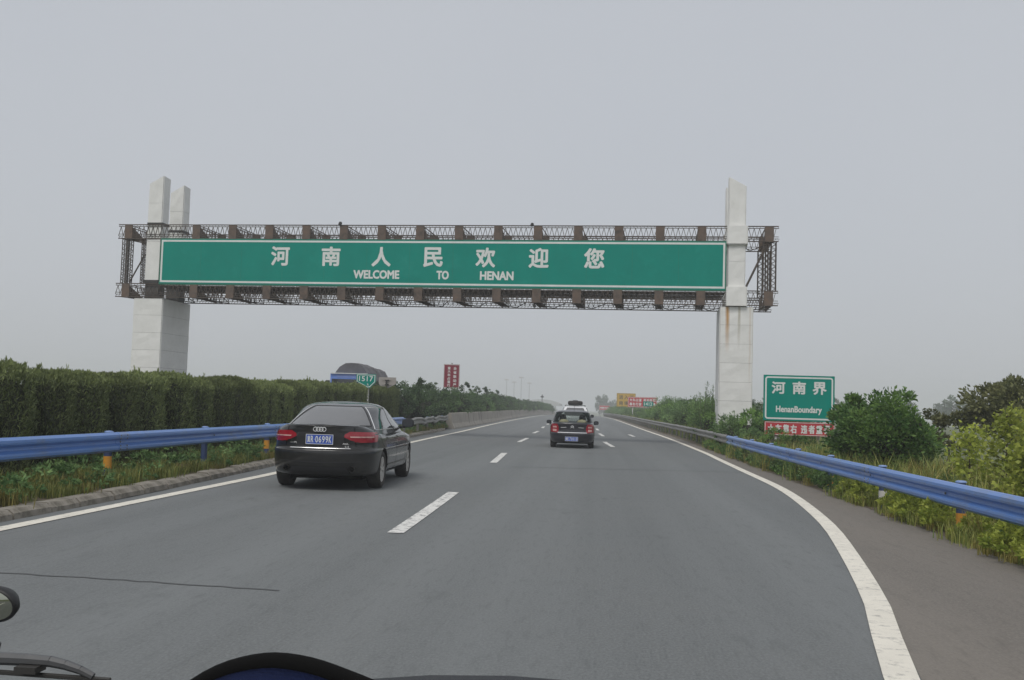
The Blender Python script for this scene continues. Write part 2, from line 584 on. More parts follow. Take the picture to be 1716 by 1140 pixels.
def equal(A, B, n=160):
    A, B = resample(A, 0.5), resample(B, 0.5)
    pick = lambda Q: [Q[int(round(i * (len(Q) - 1) / n))] for i in range(n + 1)]
    return A, B


def by_index(A, n_per=8):
    out = []
    for a, b in zip(A[:-1], A[1:]):
        for k in range(n_per):
            t = k / n_per
            out.append((a[0] + (b[0] - a[0]) * t, a[1] + (b[1] - a[1]) * t))
    return out + [A[-1]]


mb = MB()
gy = [-60, 0, 100, 185] + list(range(195, 350, 8)) + [400, 700, 1100, 1600]
mb.add([(x, y, -0.03 + zg(y)) for y in gy for x in (-1500, 0, 1500)], [(3 * i + j, 3 * i + j + 1, 3 * i + j + 4, 3 * i + j + 3) for i in range(len(gy) - 1) for j in (0, 1)])
mb.obj("ground", M_FIELD, kind="structure", label="flat grassy land on both sides of the road")
road = sheet(by_index(ROAD_L), by_index(ROAD_R), 0.0, 8).obj("road", M_ROAD, kind="structure", label="grey asphalt carriageway with three lanes")

# right shoulder: dusty brown that also stands in for a windscreen reflection
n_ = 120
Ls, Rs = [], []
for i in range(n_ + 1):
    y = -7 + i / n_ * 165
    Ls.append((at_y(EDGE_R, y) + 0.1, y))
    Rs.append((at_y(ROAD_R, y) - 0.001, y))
sheet(Ls, Rs, 0.004, 3).obj("road_shoulder", M_SHO, road, label="brownish strip of dust and painted reflection outside the right edge line")
ribbon(EDGE_L, 0.21, 0.008).obj("edge_line", M_LINE, road, label="continuous white line along the median side")
ribbon(EDGE_R, 0.2, 0.008).obj("edge_line", M_LINE, road, label="white edge line bending away to the right")
DL = resample([(-2.2, -6), (-2.2, 6), (-2.27, 11.4), (-2.4, 17.3), (-2.67, 26.6), (-2.9, 32.6), (-3.22, 43), (-3.25, 48), (-3.52, 57), (-3.6, 64.5), (-4.05, 80), (-4.5, 100), (-5.1, 125), (-5.6, 150)], 0.25)
DM = resample([(0.72, 38), (0.66, 41), (0.4, 46.4), (0.38, 56), (0.2, 62), (0.14, 70), (-0.02, 78), (-0.5, 100), (-1.2, 125), (-1.9, 150)], 0.25)


def dash(line, y0, y1, wd=0.19):
    pts = [p for p in line if y0 <= p[1] <= y1]
    ribbon(pts, wd, 0.008).obj("lane_dash", M_DASH, road)


for y0 in (-4, 11.45, 26.6, 42.6, 57.3, 72.5, 87.5, 102.5, 117.5):
    dash(DL, y0, y0 + 5.9)
for y0 in (40.3, 55.7, 70.5, 85.5, 100.5, 115.5):
    dash(DM, y0, y0 + 6.2)
mb = MB()
mb.add([(1.86, 61.5, 0.008), (2.06, 61.5, 0.008), (2.2, 57.0, 0.008), (2.02, 57.0, 0.008)], [(0, 1, 2, 3)])
mb.obj("lane_dash", M_DASH, road, label="short white dash in the right lane")
# sealed cracks
MSEAL = mat("crack_sealer", (0.09, 0.095, 0.096), 0.9, var=(0.1, 0.104, 0.105), vscale=3)


def crack(pts, wd):
    pts = resample(pts, 0.12)
    for p in pts:
        p[1] += random.uniform(-0.02, 0.02)
    ribbon(pts, wd, 0.004).obj("crack_seal", MSEAL, road)


crack([(-6.3, 8.25), (-4.88, 8.12), (-3.65, 8.02), (-2.45, 7.9)], 0.035)
crack([(-2.1, 25.2), (0.4, 25.6), (3.7, 26.2)], 0.05)
crack([(-6.3, 45), (-2, 45.5), (3.8, 46)], 0.035)
crack([(-1.8, 34), (3.9, 34.8)], 0.03)

# median strip and opposite carriageway
ml = by_index(ROAD_L)
mr_ = []
MED_W = 3.6
Lm = [(p[0], p[1]) for p in ml]
Rm = [(p[0] - MED_W, p[1]) for p in ml]
sheet(Rm, Lm, 0.1, 4).obj("median_strip", M_SOIL, kind="structure", label="bare soil strip between the two carriageways")
Ro = [(p[0] - MED_W - 10.2, p[1]) for p in ml]
sheet(Ro, Rm, 0.004, 4).obj("opposite_road", M_OPP, kind="structure", label="opposite carriageway hidden behind the median hedge")
# right verge soil
vr = by_index(ROAD_R, 60)
vj = [(p[0] - 0.03 - 0.07 * abs(random.gauss(0, 1)) * (0.5 + 0.5 * math.sin(p[1] * 1.7)), p[1]) for p in vr]
sheet(vj, [(p[0] + 5.5, p[1]) for p in vr], 0.012, 4).obj("verge", M_SOIL, kind="structure", label="soil verge beyond the right shoulder")

# kerb: separate stones along the median side
kerb = empty("kerb", (0, 0, 0), kind="structure", label="worn concrete kerb along the median")
KP = resample([(-6.9, 4), (-6.9, 13), (-6.93, 15), (-7.08, 18), (-7.3, 22), (-7.75, 27), (-8.0, 39), (-8.4, 50), (-8.75, 58)], 0.98)
kmeshes = []
for q in range(6):
    k = MB()
    ch = random.uniform(0.03, 0.06)
    L_ = 0.485
    prof = [(0.13, 0.0), (0.12, 0.075 + random.uniform(-.01, .01)), (0.06, 0.125), (-0.13, 0.135 + random.uniform(-.01, .012)), (-0.14, 0.0)]
    k.sweep([(0, -L_, 0), (0, -L_ + 0.03, 0.0), (0, 0, random.uniform(-.006, .006)), (0, L_ - 0.03, 0), (0, L_, 0)], prof, True)
    kmeshes.append(k.mesh("kerb_stone", M_KERB))
for i in range(len(KP) - 1):
    p, q = KP[i], KP[i + 1]
    o = link("kerb_stone", kmeshes[random.randrange(6)], kerb, ((p[0] + q[0]) / 2, (p[1] + q[1]) / 2, random.uniform(-0.012, 0.006)),
             math.atan2(-(q[0] - p[0]), q[1] - p[1]) + random.uniform(-0.02, 0.02))
    o.scale = (1, np.linalg.norm(q - p) / 0.98 * random.uniform(0.955, 0.985), random.uniform(0.92, 1.06))

# ------------------------------------------------------------------ guardrails
WPROF = [(0.0, 0.155), (0.028, 0.15), (0.075, 0.118), (0.08, 0.085), (0.075, 0.06), (0.012, 0.022), (0.008, 0.0), (0.012, -0.022), (0.075, -0.06), (0.08, -0.085),
         (0.075, -0.118), (0.028, -0.15), (0.0, -0.155)]


def wbeam(pts, zc, side, m, parent, name="beam", wob=0.0, y0=0.0):
    prof = [(side * (a - 0.02), b) for a, b in WPROF] + [(side * (a - 0.024), b) for a, b in reversed(WPROF)]
    mb_ = MB()
    mb_.sweep([(p[0], p[1], zc + zg(p[1] + y0) + (random.uniform(-wob, wob))) for p in pts], prof, True)
    return mb_.obj(name, m, parent)


def post_meshes(h, mp_, cap=True):
    p = MB()
    p.lathe([(0.062, -0.05), (0.062, h)], 12)
    c = MB()
    c.lathe([(0.07, h - 0.008), (0.071, h + 0.006), (0.05, h + 0.018), (0.0, h + 0.022)], 12)
    return p.mesh("post", mp_, True), c.mesh("post_cap", M_CAP, True)


def guardrail(name, pts, zc, side, posts, mbeam, mpost, label, band=None, caps=True, wob=0.0, block=True):
    root = empty(name, (pts[0][0], pts[0][1], 0), label=label, cat="guardrail")
    off = np.array([pts[0][0], pts[0][1]])
    loc = [np.array(p)[:2] - off for p in pts]
    bmo = wbeam(loc, zc, side, mbeam, root, wob=wob, y0=off[1])
    near = [(px, py) for px, py in posts if py < 62]
    for i, (px, py) in enumerate(near):
        bx = at_y(pts, py)
        if wob == 0 and i % 2 == 0:
            seg = [np.array([at_y(pts, y_) + side * 0.004, y_]) - off for y_ in (py - 0.16, py, py + 0.16)]
            wbeam(seg, zc, side, mbeam, bmo, name="lap_joint", y0=off[1])
        bo = MB()
        spots = [(0, 0.0, 0.0)] + ([(dy, dz_, 0.06) for dy in (-0.11, 0.11) for dz_ in (-0.105, -0.06, 0.06, 0.105)] if i % 2 == 0 else [])
        for dy, dz_, out in spots:
            xo = bx - off[0] + side * (-0.012 + out + 0.006)
            bo.lathe([(0.0, side * 0.016), (0.012, side * 0.012), (0.017, 0.0)], 8, 'x', (xo, py + dy - off[1], zc + dz_))
        bo.obj("bolts", M_GPOST, bmo, kind="stuff")
    pm, cm = post_meshes(zc + 0.15, mpost)
    bm_ = MB().lathe([(0.0655, 0.0), (0.0655, 0.2)], 12).mesh("reflector_band", M_ORANGE, True)
    bw_ = MB().lathe([(0.0655, 0.0), (0.0655, 0.16)], 12).mesh("reflector_band", M_WSTK, True)
    blk = MB().box(-0.045, 0.045, -0.06, 0.06, zc - 0.1, zc + 0.1).mesh("spacer_block", mpost)
    for i, (px, py) in enumerate(posts):
        q = link("post", pm, root, (px - off[0], py - off[1], zg(py)))
        if caps:
            link("post_cap", cm, q)
        if block:
            link("spacer_block", blk, q, (side * 0.085, 0, 0))
        if band and band(i):
            link("reflector_band", bw_ if band(i) == 2 else bm_, q, (0, 0, (0.1 if band(i) == 1 else (0.31 if band(i) == 3 else 0.14))))
    return root


RAIL_R = resample([(4.5, -4), (4.5, 14), (4.5, 22), (4.52, 30), (4.6, 36.2)], 0.7)
pr = [(4.7, y) for y in (3.0, 6.5, 10.0, 13.6, 17.2, 20.9, 24.2, 27.9, 31.3, 34.9)]
guardrail("guardrail", RAIL_R, 0.545, -1, pr, M_BLUE, M_BPOST, "blue steel guardrail along the right shoulder with capped posts",
          band=lambda i: 2 if i == 4 else (0 if i in (6, 8) else 1))
RAIL_G = resample([(4.6, 36.3), (4.66, 41), (4.7, 50), (4.66, 60), (4.35, 76), (4.05, 100), (3.75, 125), (3.35, 150), (2.85, 168), (2.25, 187), (1.75, 207), (1.5, 228)], 1.0)
gp = [p for p in RAIL_G]
gposts = []
acc = 0.0
for a, b in zip(RAIL_G[:-1], RAIL_G[1:]):
    acc += np.linalg.norm(b - a)
    if acc > 1.95:
        acc = 0
        gposts.append((b[0] + 0.18, b[1]))
guardrail("guardrail", RAIL_G, 0.55, -1, gposts, M_GALV, M_GPOST, "dull grey steel guardrail continuing past the gantry on the right", caps=False, wob=0.012)
RAIL_L = resample([(-7.58, 6), (-7.58, 12.5), (-7.6, 18), (-7.68, 24), (-7.9, 32), (-8.15, 42.5)], 0.8)
lp = [(at_y(RAIL_L, y) - 0.2, y) for y in (7.6, 11.7, 15.75, 19.85, 23.9, 27.9, 31.9, 35.9, 39.9)]
guardrail("guardrail", RAIL_L, 0.745, 1, lp, M_BLUE, M_BPOST, "blue steel guardrail in front of the median hedge", band=lambda i: 3 if i % 2 == 0 else 0)
RAIL_LG = resample([(-8.16, 42.6), (-8.25, 47), (-8.5, 52), (-8.85, 57), (-9.0, 61.2)], 0.9)
lg = [(at_y(RAIL_LG, y) - 0.2, y) for y in (44, 48, 52, 56, 60)]
guardrail("guardrail", RAIL_LG, 0.66, 1, lg, M_GALV, M_GPOST, "dented grey guardrail end joining the concrete barrier", caps=True, wob=0.05)

# ------------------------------------------------------------------ concrete median barrier
BP = resample([(-8.75, 61.6), (-8.85, 70), (-9.1, 82), (-9.6, 100), (-10.1, 116), (-10.8, 149), (-11.2, 166), (-11.2, 185), (-11.0, 205), (-10.8, 230), (-10.7, 265)], 4.0)
barrier = empty("median_barrier", (BP[0][0], BP[0][1], 0), label="weathered concrete barrier wall along the median", cat="barrier")
bprof = [(0.13, 0.0), (0.12, 0.1), (-0.02, 0.35), (-0.1, 0.96), (-0.13, 0.985), (-0.3, 0.985), (-0.34, 0.95), (-0.42, 0.35), (-0.5, 0.1), (-0.5, 0.0)]
for a, b in zip(BP[:-1], BP[1:]):
    mb = MB()
    dd = b - a
    o0 = a - BP[0]
    mb.sweep([(*(o0 + dd * 0.004), 0), (*(o0 + dd * 0.5), 0), (*(o0 + dd * 0.996), 0)], bprof, True)
    ob = mb.obj("barrier_block", M_BARR, barrier)
    ob.location.z = random.uniform(-0.012, 0.006) + zg(a[1])

# ------------------------------------------------------------------ the gantry
GA = Vector((-20.58, 45.7, 0))
gantry = empty("sign_gantry", GA, math.atan2(-1.7, 25.98), label="huge steel gantry on white clad pillars spanning the whole motorway, with the green welcome board", cat="sign gantry")


def streaked():
    """cladding with rust running down from the truss seat (right pillar)"""
    m = M_CLAD.copy()
    m.name = "streaked_cladding"
    t = m.node_tree
    b = t.nodes["Principled BSDF"]
    src = b.inputs["Base Color"].links[0].from_socket
    tc = t.nodes.new("ShaderNodeTexCoord")
    sp = t.nodes.new("ShaderNodeSeparateXYZ")
    t.links.new(tc.outputs["Object"], sp.inputs[0])
    n = t.nodes.new("ShaderNodeTexNoise")
    n.inputs["Scale"].default_value = 2.2
    t.links.new(tc.outputs["Object"], n.inputs[0])

    def math_(op, a, b_=None, c=None):
        q = t.nodes.new("ShaderNodeMath")
        q.operation = op
        q.use_clamp = op in ('MULTIPLY', 'SUBTRACT') and False
        for i, s in enumerate((a, b_, c)):
            if s is None:
                continue
            if isinstance(s, (int, float)):
                q.inputs[i].default_value = s
            else:
                t.links.new(s, q.inputs[i])
        return q.outputs[0]
    cur = src
    for xc, wd, zl, colr, amt in ((26.13, 0.1, 4.2, (0.46, 0.24, 0.06), 1.0), (26.62, 0.07, 4.3, (0.34, 0.3, 0.2), 0.7), (27.08, 0.05, 2.6, (0.5, 0.4, 0.28), 0.4),
                              (25.9, 0.03, 5.2, (0.45, 0.36, 0.25), 0.3)):
        dx = math_('ABSOLUTE', math_('SUBTRACT', math_('ADD', sp.outputs[0], math_('MULTIPLY', math_('SUBTRACT', n.outputs[0], 0.5), 0.06)), xc))
        fx = math_('SUBTRACT', 1.0, math_('DIVIDE', dx, wd))
        fx = math_('MAXIMUM', fx, 0.0)
        mr1 = t.nodes.new("ShaderNodeMapRange")
        mr1.inputs[1].default_value = zl - 0.2
        mr1.inputs[2].default_value = zl + 1.3
        t.links.new(sp.outputs[2], mr1.inputs[0])
        f = math_('MULTIPLY', math_('POWER', fx, 0.6), mr1.outputs[0])
        f = math_('MULTIPLY', f, amt)
        mx = t.nodes.new("ShaderNodeMix")
        mx.data_type = 'RGBA'
        t.links.new(f, mx.inputs[0])
        t.links.new(cur, mx.inputs[6])
        mx.inputs[7].default_value = (*colr, 1)
        cur = mx.outputs[2]
    t.links.new(cur, b.inputs["Base Color"])
    return m


M_STREAK = streaked()


def panel(parent, quad, nrm, m, th=0.018):
    """one cladding sheet: 4 corners counter-clockwise, slightly dished and uneven"""
    q = [Vector(x) for x in quad]
    nrm = Vector(nrm)
    j = [random.uniform(0.0, 0.014) for _ in range(4)]
    vs_, fs_ = [], []
    nn = 3
    for a in range(nn + 1):
        for b in range(nn + 1):
            s, t = a / nn, b / nn
            p = q[0] * (1 - s) * (1 - t) + q[1] * s * (1 - t) + q[2] * s * t + q[3] * (1 - s) * t
            e = j[0] * (1 - s) * (1 - t) + j[1] * s * (1 - t) + j[2] * s * t + j[3] * (1 - s) * t
            inner = 0 if a in (0, nn) or b in (0, nn) else random.uniform(-0.012, 0.012)
            vs_.append(p + nrm * (th + e + inner))
    w_ = nn + 1
    for a in range(nn):
        for b in range(nn):
            fs_.append((a * w_ + b, (a + 1) * w_ + b, (a + 1) * w_ + b + 1, a * w_ + b + 1))
    k0 = len(vs_)
    ring = [(0, 0), (nn, 0), (nn, nn), (0, nn)]
    vs_ += [x - nrm * 0.002 for x in q]
    rim = [a * w_ + b for a, b in ring]
    for i in range(4):
        i2 = (i + 1) % 4
        fs_.append((rim[i], k0 + i, k0 + i2, rim[i2]))
    mb_ = MB()
    mb_.add(vs_, fs_)
    return mb_.obj("cladding_panel", m, parent)


def clad_box(core_parent, x0, x1, y0, y1, rows, m, top=None, g=0.008):
    """rows: z seams low to high; top: heights of the four corners (x0y0,x1y0,x1y1,x0y1) for a slanted top"""
    for k, (za, zb) in enumerate(zip(rows[:-1], rows[1:])):
        last = k == len(rows) - 2 and top is not None
        za, zb2 = za + g / 2, zb - g / 2
        h = top if last else (zb2,) * 4
        e = g
        panel(core_parent, [(x0 + e, y0, za), (x1 - e, y0, za), (x1 - e, y0, h[1]), (x0 + e, y0, h[0])], (0, -1, 0), m)
        panel(core_parent, [(x1, y0 + e, za), (x1, y1 - e, za), (x1, y1 - e, h[2]), (x1, y0 + e, h[1])], (1, 0, 0), m)
        panel(core_parent, [(x1 - e, y1, za), (x0 + e, y1, za), (x0 + e, y1, h[3]), (x1 - e, y1, h[2])], (0, 1, 0), m)
        panel(core_parent, [(x0, y1 - e, za), (x0, y0 + e, za), (x0, y0 + e, h[0]), (x0, y1 - e, h[3])], (-1, 0, 0), m)
    if top is not None:
        panel(core_parent, [(x0 + g, y0 + g, top[0]), (x1 - g, y0 + g, top[1]), (x1 - g, y1 - g, top[2]), (x0 + g, y1 - g, top[3])], (0, 0, 1), m, 0.006)


for (xa, xb, bx0, bx1, tops, m) in ((-1.17, 0.24, -0.69, -0.01, (11.47, 11.84, 11.8, 11.42), M_CLAD), (25.83, 27.19, 26.13, 26.83, (11.66, 11.28, 11.26, 11.62), M_STREAK)):
    mb = MB()
    mb.box(xa + 0.01, xb - 0.01, 0.01, 2.74, -0.3, 6.04)
    pl = mb.obj("pillar", M_CORE, gantry)
    clad_box(pl, xa, xb, 0, 2.75, (-0.2, 0.4, 1.2, 2.0, 2.8, 3.62, 4.43, 5.25, 6.03), m)
    panel(pl, [(xa + .01, .01, 6.03), (xb - .01, .01, 6.03), (xb - .01, 2.74, 6.03), (xa + .01, 2.74, 6.03)], (0, 0, 1), m, 0.006)
    for y0 in (0.0, 2.06):
        mb = MB()
        y1 = y0 + 0.62
        mb.add([(bx0 + .01, y0 + .01, 6.0), (bx1 - .01, y0 + .01, 6.0), (bx1 - .01, y1 - .01, 6.0), (bx0 + .01, y1 - .01, 6.0),
                (bx0 + .01, y0 + .01, tops[0] - .01), (bx1 - .01, y0 + .01, tops[1] - .01), (bx1 - .01, y1 - .01, tops[2] - .01), (bx0 + .01, y1 - .01, tops[3] - .01)],
               [(0, 3, 2, 1), (4, 5, 6, 7), (0, 1, 5, 4), (1, 2, 6, 5), (2, 3, 7, 6), (3, 0, 4, 7)])
        bl = mb.obj("pillar", M_CORE, gantry)
        seams = (6.9, 8.72, 9.58, 10.55, 11.3) if xa < 0 else (6.9, 8.0, 8.75, 9.5, 11.2)
        clad_box(bl, bx0, bx1, y0, y1, seams, m if xa < 0 else M_CLAD, tops)
        if xa > 0:       # white collars wrapped round the truss seats
            clad_box(bl, bx0 - 0.06, bx1 + 0.08, y0 - 0.14, y1 + 0.06, (6.06, 6.88), M_CLAD)
            clad_box(bl, bx0 - 0.06, bx1 + 0.08, y0 - 0.14, y1 + 0.06, (8.74, 9.52), M_CLAD)
            for zz in (6.88, 9.52):
                panel(bl, [(bx0 - .05, y0 - .13, zz), (bx1 + .07, y0 - .13, zz), (bx1 + .07, y1 + .05, zz), (bx0 - .05, y1 + .05, zz)], (0, 0, 1), M_CLAD, 0.004)
                panel(bl, [(bx0 - .05, y0 - .13, zz - .81), (bx0 - .05, y1 + .05, zz - .81), (bx1 + .07, y1 + .05, zz - .81), (bx1 + .07, y0 - .13, zz - .81)], (0, 0, -1), M_CLAD, 0.004)
        else:
            mb = MB()
            mb.box(bx0 - 0.03, bx1 + 0.06, y0 - 0.03, y1 + 0.03, 9.5, 9.62)
            mb.box(bx0 - 0.05, bx1 - 0.03, y0 - 0.05, y1 + 0.03, 6.76, 6.9)
            mb.obj("clamp_band", M_DKST, bl)

U0, U1 = -2.13, 28.22


def lattice_girder(zb, zt, yy):
    ch = MB()
    for z, r in ((zt, 0.03), (zt - 0.085, 0.02), (zb + 0.2, 0.016), (zb + 0.11, 0.018), (zb, 0.03)):
        ch.bar((U0, yy, z), (U1, yy, z), r)
    ch.obj("truss_chord", M_TRUSS, gantry)
    lc = MB()
    u, up = U0, True
    step = 0.115
    zlo, zhi = zb + 0.11, zt - 0.085
    while u < U1 - step:
        a, b = ((zlo, zhi) if up else (zhi, zlo))
        lc.bar((u, yy, a), (u + step, yy, b), 0.0155, cap=False)
        up = not up
        u += step
    u = U0
    while u < U1:
        lc.bar((u, yy, zt), (u + 0.07, yy, zt - 0.085), 0.008, cap=False)
        lc.bar((u, yy, zb), (u + 0.09, yy, zb + 0.11), 0.009, cap=False)
        u += 0.15
    o = lc.obj("truss_lacing", M_TRUSS, gantry)
    o["kind"] = "stuff"


TRUSSES = ((8.86, 9.51), (6.1, 6.72))
for zb, zt in TRUSSES:
    for yy in (-0.04, 2.74):
        lattice_girder(zb, zt, yy)
    pl = MB()          # lacing in the floor plane of each box girder
    u = U0
    k = 0
    while u < U1 - 0.9:
        a, b = (0.0, 2.7) if k % 2 == 0 else (2.7, 0.0)
        pl.bar((u, a, zb + 0.02), (u + 0.89, b, zb + 0.02), 0.02, cap=False)
        u += 0.89
        k += 1
    u = U0 + 0.3
    while u < U1:
        pl.bar((u, 0.0, zt - 0.05), (u, 2.7, zt - 0.05), 0.012, cap=False)
        u += 1.786
    o = pl.obj("plan_bracing", M_TRUSS, gantry)
    o["kind"] = "stuff"
    us = [-1.62] + [1.77 + 1.786 * k for k in range(14)] + [27.83]
    for u in us:
        w_ = 0.19
        if 25.7 < u < 27.3:
            continue
        for y0, y1 in ((-0.075, -0.01), (2.7, 2.78))[:2 if zb > 8 else 1]:
            MB().box(u - w_, u + w_, y0, y1, zb - 0.015, zt - 0.03).obj("gusset_plate", M_PLATE, gantry)
        cb = MB()      # cross frame between the front and back girders: a tapering gusset and open lacing
        for s_ in (-0.15, 0.15):
            cb.add([(u + s_ - .012, 0, zb + .02), (u + s_ + .012, 0, zb + .02), (u + s_ + .012, 1.15, zb + .02), (u + s_ - .012, 1.15, zb + .02),
                    (u + s_ - .012, 0, zt - .1), (u + s_ + .012, 0, zt - .1), (u + s_ + .012, 1.15, zb + .13), (u + s_ - .012, 1.15, zb + .13)],
                   [(0, 3, 2, 1), (4, 5, 6, 7), (0, 1, 5, 4), (1, 2, 6, 5), (2, 3, 7, 6), (3, 0, 4, 7)])
            cb.bar((u + s_, 0, zb + .04), (u + s_, 2.7, zb + .04), 0.03)
            cb.bar((u + s_, 0, zt - .05), (u + s_, 2.7, zt - .05), 0.022)
            y = 1.15
            while y < 2.6:
                cb.bar((u + s_, y, zb + .04), (u + s_, y + .16, zt - .05), 0.013, cap=False)
                cb.bar((u + s_, y + .16, zt - .05), (u + s_, y + .32, zb + .04), 0.013, cap=False)
                y += 0.32
        y = 0.1
        while y < 2.6:
            cb.bar((u - .15, y, zb + .04), (u + .15, y + .2, zb + .04), 0.012, cap=False)
            y += 0.2
        cb.obj("cross_beam", M_PLATE, gantry)
hb = MB()          # walkway grating along the top of the lower girder, with rods hanging from it
u = 0.12
while u < 25.9:
    e = random.random()
    hb.box(u, u + 0.034, 0.02 + 0.3 * (e < 0.1), 2.66 - 0.5 * (e > 0.85), 6.655, 6.675)
    if e < 0.55:
        yy = random.uniform(0.05, 2.5)
        hb.bar((u, yy, 6.66), (u + random.uniform(-.05, .05), yy, 6.56 - abs(random.gauss(0, 0.07))), 0.012, cap=False)
    u += random.uniform(0.046, 0.066)
for yy in (0.05, 0.7, 1.35, 2.0, 2.62):
    hb.box(0.1, 26.0, yy, yy + 0.07, 6.60, 6.654)
o = hb.obj("walkway_grating", M_TRUSS, gantry)
o["kind"] = "stuff"
# flat plate along the bottom girder's upper edge (seat of the board)
MB().box(0.1, 26.0, 0.06, 0.5, 6.6, 6.66).obj("board_seat", M_PLATE, gantry)


def lattice_leg(u, y, z0, z1, wd=0.2):
    mb_ = MB()
    for a in (0, wd):
        for b in (0, wd):
            mb_.bar((u + a, y + b, z0), (u + a, y + b, z1), 0.024)
    z = z0
    k = 0
    while z < z1 - 0.1:
        a, b = (0, wd) if k % 2 == 0 else (wd, 0)
        for yy in (0, wd):
            mb_.bar((u + a, y + yy, z), (u + b, y + yy, z + 0.12), 0.012, cap=False)
        for xx in (0, wd):
            mb_.bar((u + xx, y + a, z), (u + xx, y + b, z + 0.12), 0.012, cap=False)
        z += 0.12
        k += 1
    mb_.obj("lattice_leg", M_TRUSS, gantry)


for y in (0.0, 2.5):
    for u in (-1.93, -1.68, -0.94, 27.6, 27.93):
        lattice_leg(u, y, 6.72, 8.86, 0.2 if abs(u + 0.94) > .1 else 0.15)
MB().bar((-0.77, 0.05, 8.15), (-1.5, 0.05, 6.8), 0.035, 8).obj("diagonal_brace", M_TRUSS, gantry)
MB().bar((26.9, 0.05, 6.92), (27.72, 0.05, 8.7), 0.05, 8).obj("diagonal_brace", M_TRUSS, gantry)
for u, z, s in ((8.72, 9.55, 1), (17.55, 9.52, 1), (9.35, 6.06, -1), (17.75, 5.98, -1)):
    mb = MB()
    mb.box(u - 0.05, u + 0.05, -0.16, 0.02, z - 0.03, z + 0.03)
    mb.lathe([(0.0, -0.06), (0.06, -0.06), (0.075, 0.03), (0.04, 0.09), (0, 0.09)], 10, 'y', (u + 0.03, -0.1, z + 0.05 * s))
    mb.obj("floodlight", M_DKST, gantry)

board = MB().box(0.03, 26.05, -0.075, 0.05, 6.69, 8.87).obj("sign_board", M_GEDGE, gantry)
npan = 13
for k in range(npan):
    xa, xb = 0.07 + k * 25.94 / npan, 0.07 + (k + 1) * 25.94 / npan
    o = MB().box(xa + 0.004, xb - 0.004, -0.081 - random.uniform(0, 0.0015), -0.0752, 6.74, 8.83).obj("board_panel", M_GREEN, board)
mb = MB()
bz0, bz1, bu0, bu1, bt = 6.80, 8.79, 0.09, 25.99, 0.085
yf = -0.088
mb.box(bu0, bu1, yf, yf + 0.006, bz1 - bt, bz1)
mb.box(bu0, bu1, yf, yf + 0.006, bz0, bz0 + bt)
mb.box(bu0, bu0 + bt, yf, yf + 0.006, bz0 + bt, bz1 - bt)
mb.box(bu1 - bt, bu1, yf, yf + 0.006, bz0 + bt, bz1 - bt)
mb.obj("border_line", M_WHITE, board)
for c, u in zip("河南人民欢迎您", (5.94, 8.36, 10.73, 13.13, 15.52, 17.91, 20.36)):
    text_into(MB(), c, u - 0.45, u + 0.45, 7.62, 8.52, -0.087, 0.028).obj("character", M_WHITE, board)
for wd_, a, b in (("WELCOME", 9.45, 11.6), ("TO", 13.31, 13.88), ("HENAN", 15.29, 16.81)):
    text_into(MB(), wd_, a, b, 7.06, 7.46, -0.087, 0.045).obj("lettering", M_WHITE, board)
# ------------------------------------------------------------------ road signs
def sign_board(root, w_, h_, z0, face, edge, th=0.03, border=None, bw=0.045, inset=0.05, name="sign_face"):
    """flat board centred on the root, facing -y"""
    b = MB().box(-w_ / 2, w_ / 2, 0, th, z0, z0 + h_).obj("sign_board", edge, root)
    MB().box(-w_ / 2 + 0.004, w_ / 2 - 0.004, -0.005, -0.0005, z0 + 0.004, z0 + h_ - 0.004).obj(name, face, b)
    if border:
        m_ = MB()
        x0, x1, a, c = -w_ / 2 + inset, w_ / 2 - inset, z0 + inset, z0 + h_ - inset
        r = min(0.1, w_ * 0.06)
        pts = []
        for cx_, cz_, t0 in ((x1 - r, c - r, 0), (x0 + r, c - r, 90), (x0 + r, a + r, 180), (x1 - r, a + r, 270)):
            for k in range(5):
                t = R_(t0 + k * 22.5)
                pts.append((cx_, cz_, r, t))
        n = len(pts)
        out = [(p[0] + p[2] * math.cos(p[3]), -0.009, p[1] + p[2] * math.sin(p[3])) for p in pts]
        inn = [(p[0] + (p[2] - bw) * math.cos(p[3]), -0.009, p[1] + (p[2] - bw) * math.sin(p[3])) for p in pts]
        m_.add(out + inn, [(i, (i + 1) % n, n + (i + 1) % n, n + i) for i in range(n)])
        m_.obj("border_line", border, b)
    return b


def posts(root, xs, ztop, r=0.06, y=0.1, zbot=-0.2, m=None):
    for x in xs:
        MB().lathe([(r, zbot), (r, ztop), (0, ztop)], 10, 'z', (x, y, 0)).obj("post", m or M_POLE, root, True)


def words(board, items, m, y=-0.009, bold=0.02):
    for txt, x0, x1, z0, z1 in items:
        text_into(MB(), txt, x0, x1, z0, z1, y, bold).obj("character" if len(txt) == 1 else "lettering", m, board)


s = empty("boundary_sign", (7.18, 37, 0), R_(-1.5), label="green province boundary sign with white border right of the gantry pillar", cat="road sign")
b = sign_board(s, 2.48, 1.63, 1.265, M_GREEN, M_GEDGE, border=M_WHITE, bw=0.055, inset=0.055)
words(b, [("河", -0.96, -0.48, 2.22, 2.66), ("南", -0.23, 0.24, 2.22, 2.68), ("界", 0.47, 0.96, 2.22, 2.68)], M_WHITE, bold=0.03)
words(b, [("HenanBoundary", -0.8, 0.8, 1.5, 1.8)], M_WHITE, bold=0.028)
posts(s, (-0.7, 0.7), 2.8)
s = empty("warning_board", (7.17, 36.8, 0), R_(-1.5), label="low red warning board with white characters just below the green boundary sign", cat="road sign")
b = sign_board(s, 2.42, 0.48, 0.75, M_RED, M_RED)
mb = MB()
for z in (0.765, 1.2):
    mb.box(-1.2, 1.2, -0.011, -0.007, z, z + 0.018)
for x in (-1.2, 1.182):
    mb.box(x, x + 0.018, -0.011, -0.007, 0.783, 1.2)
mb.obj("border_line", M_WHITE, b)
xx = -1.1
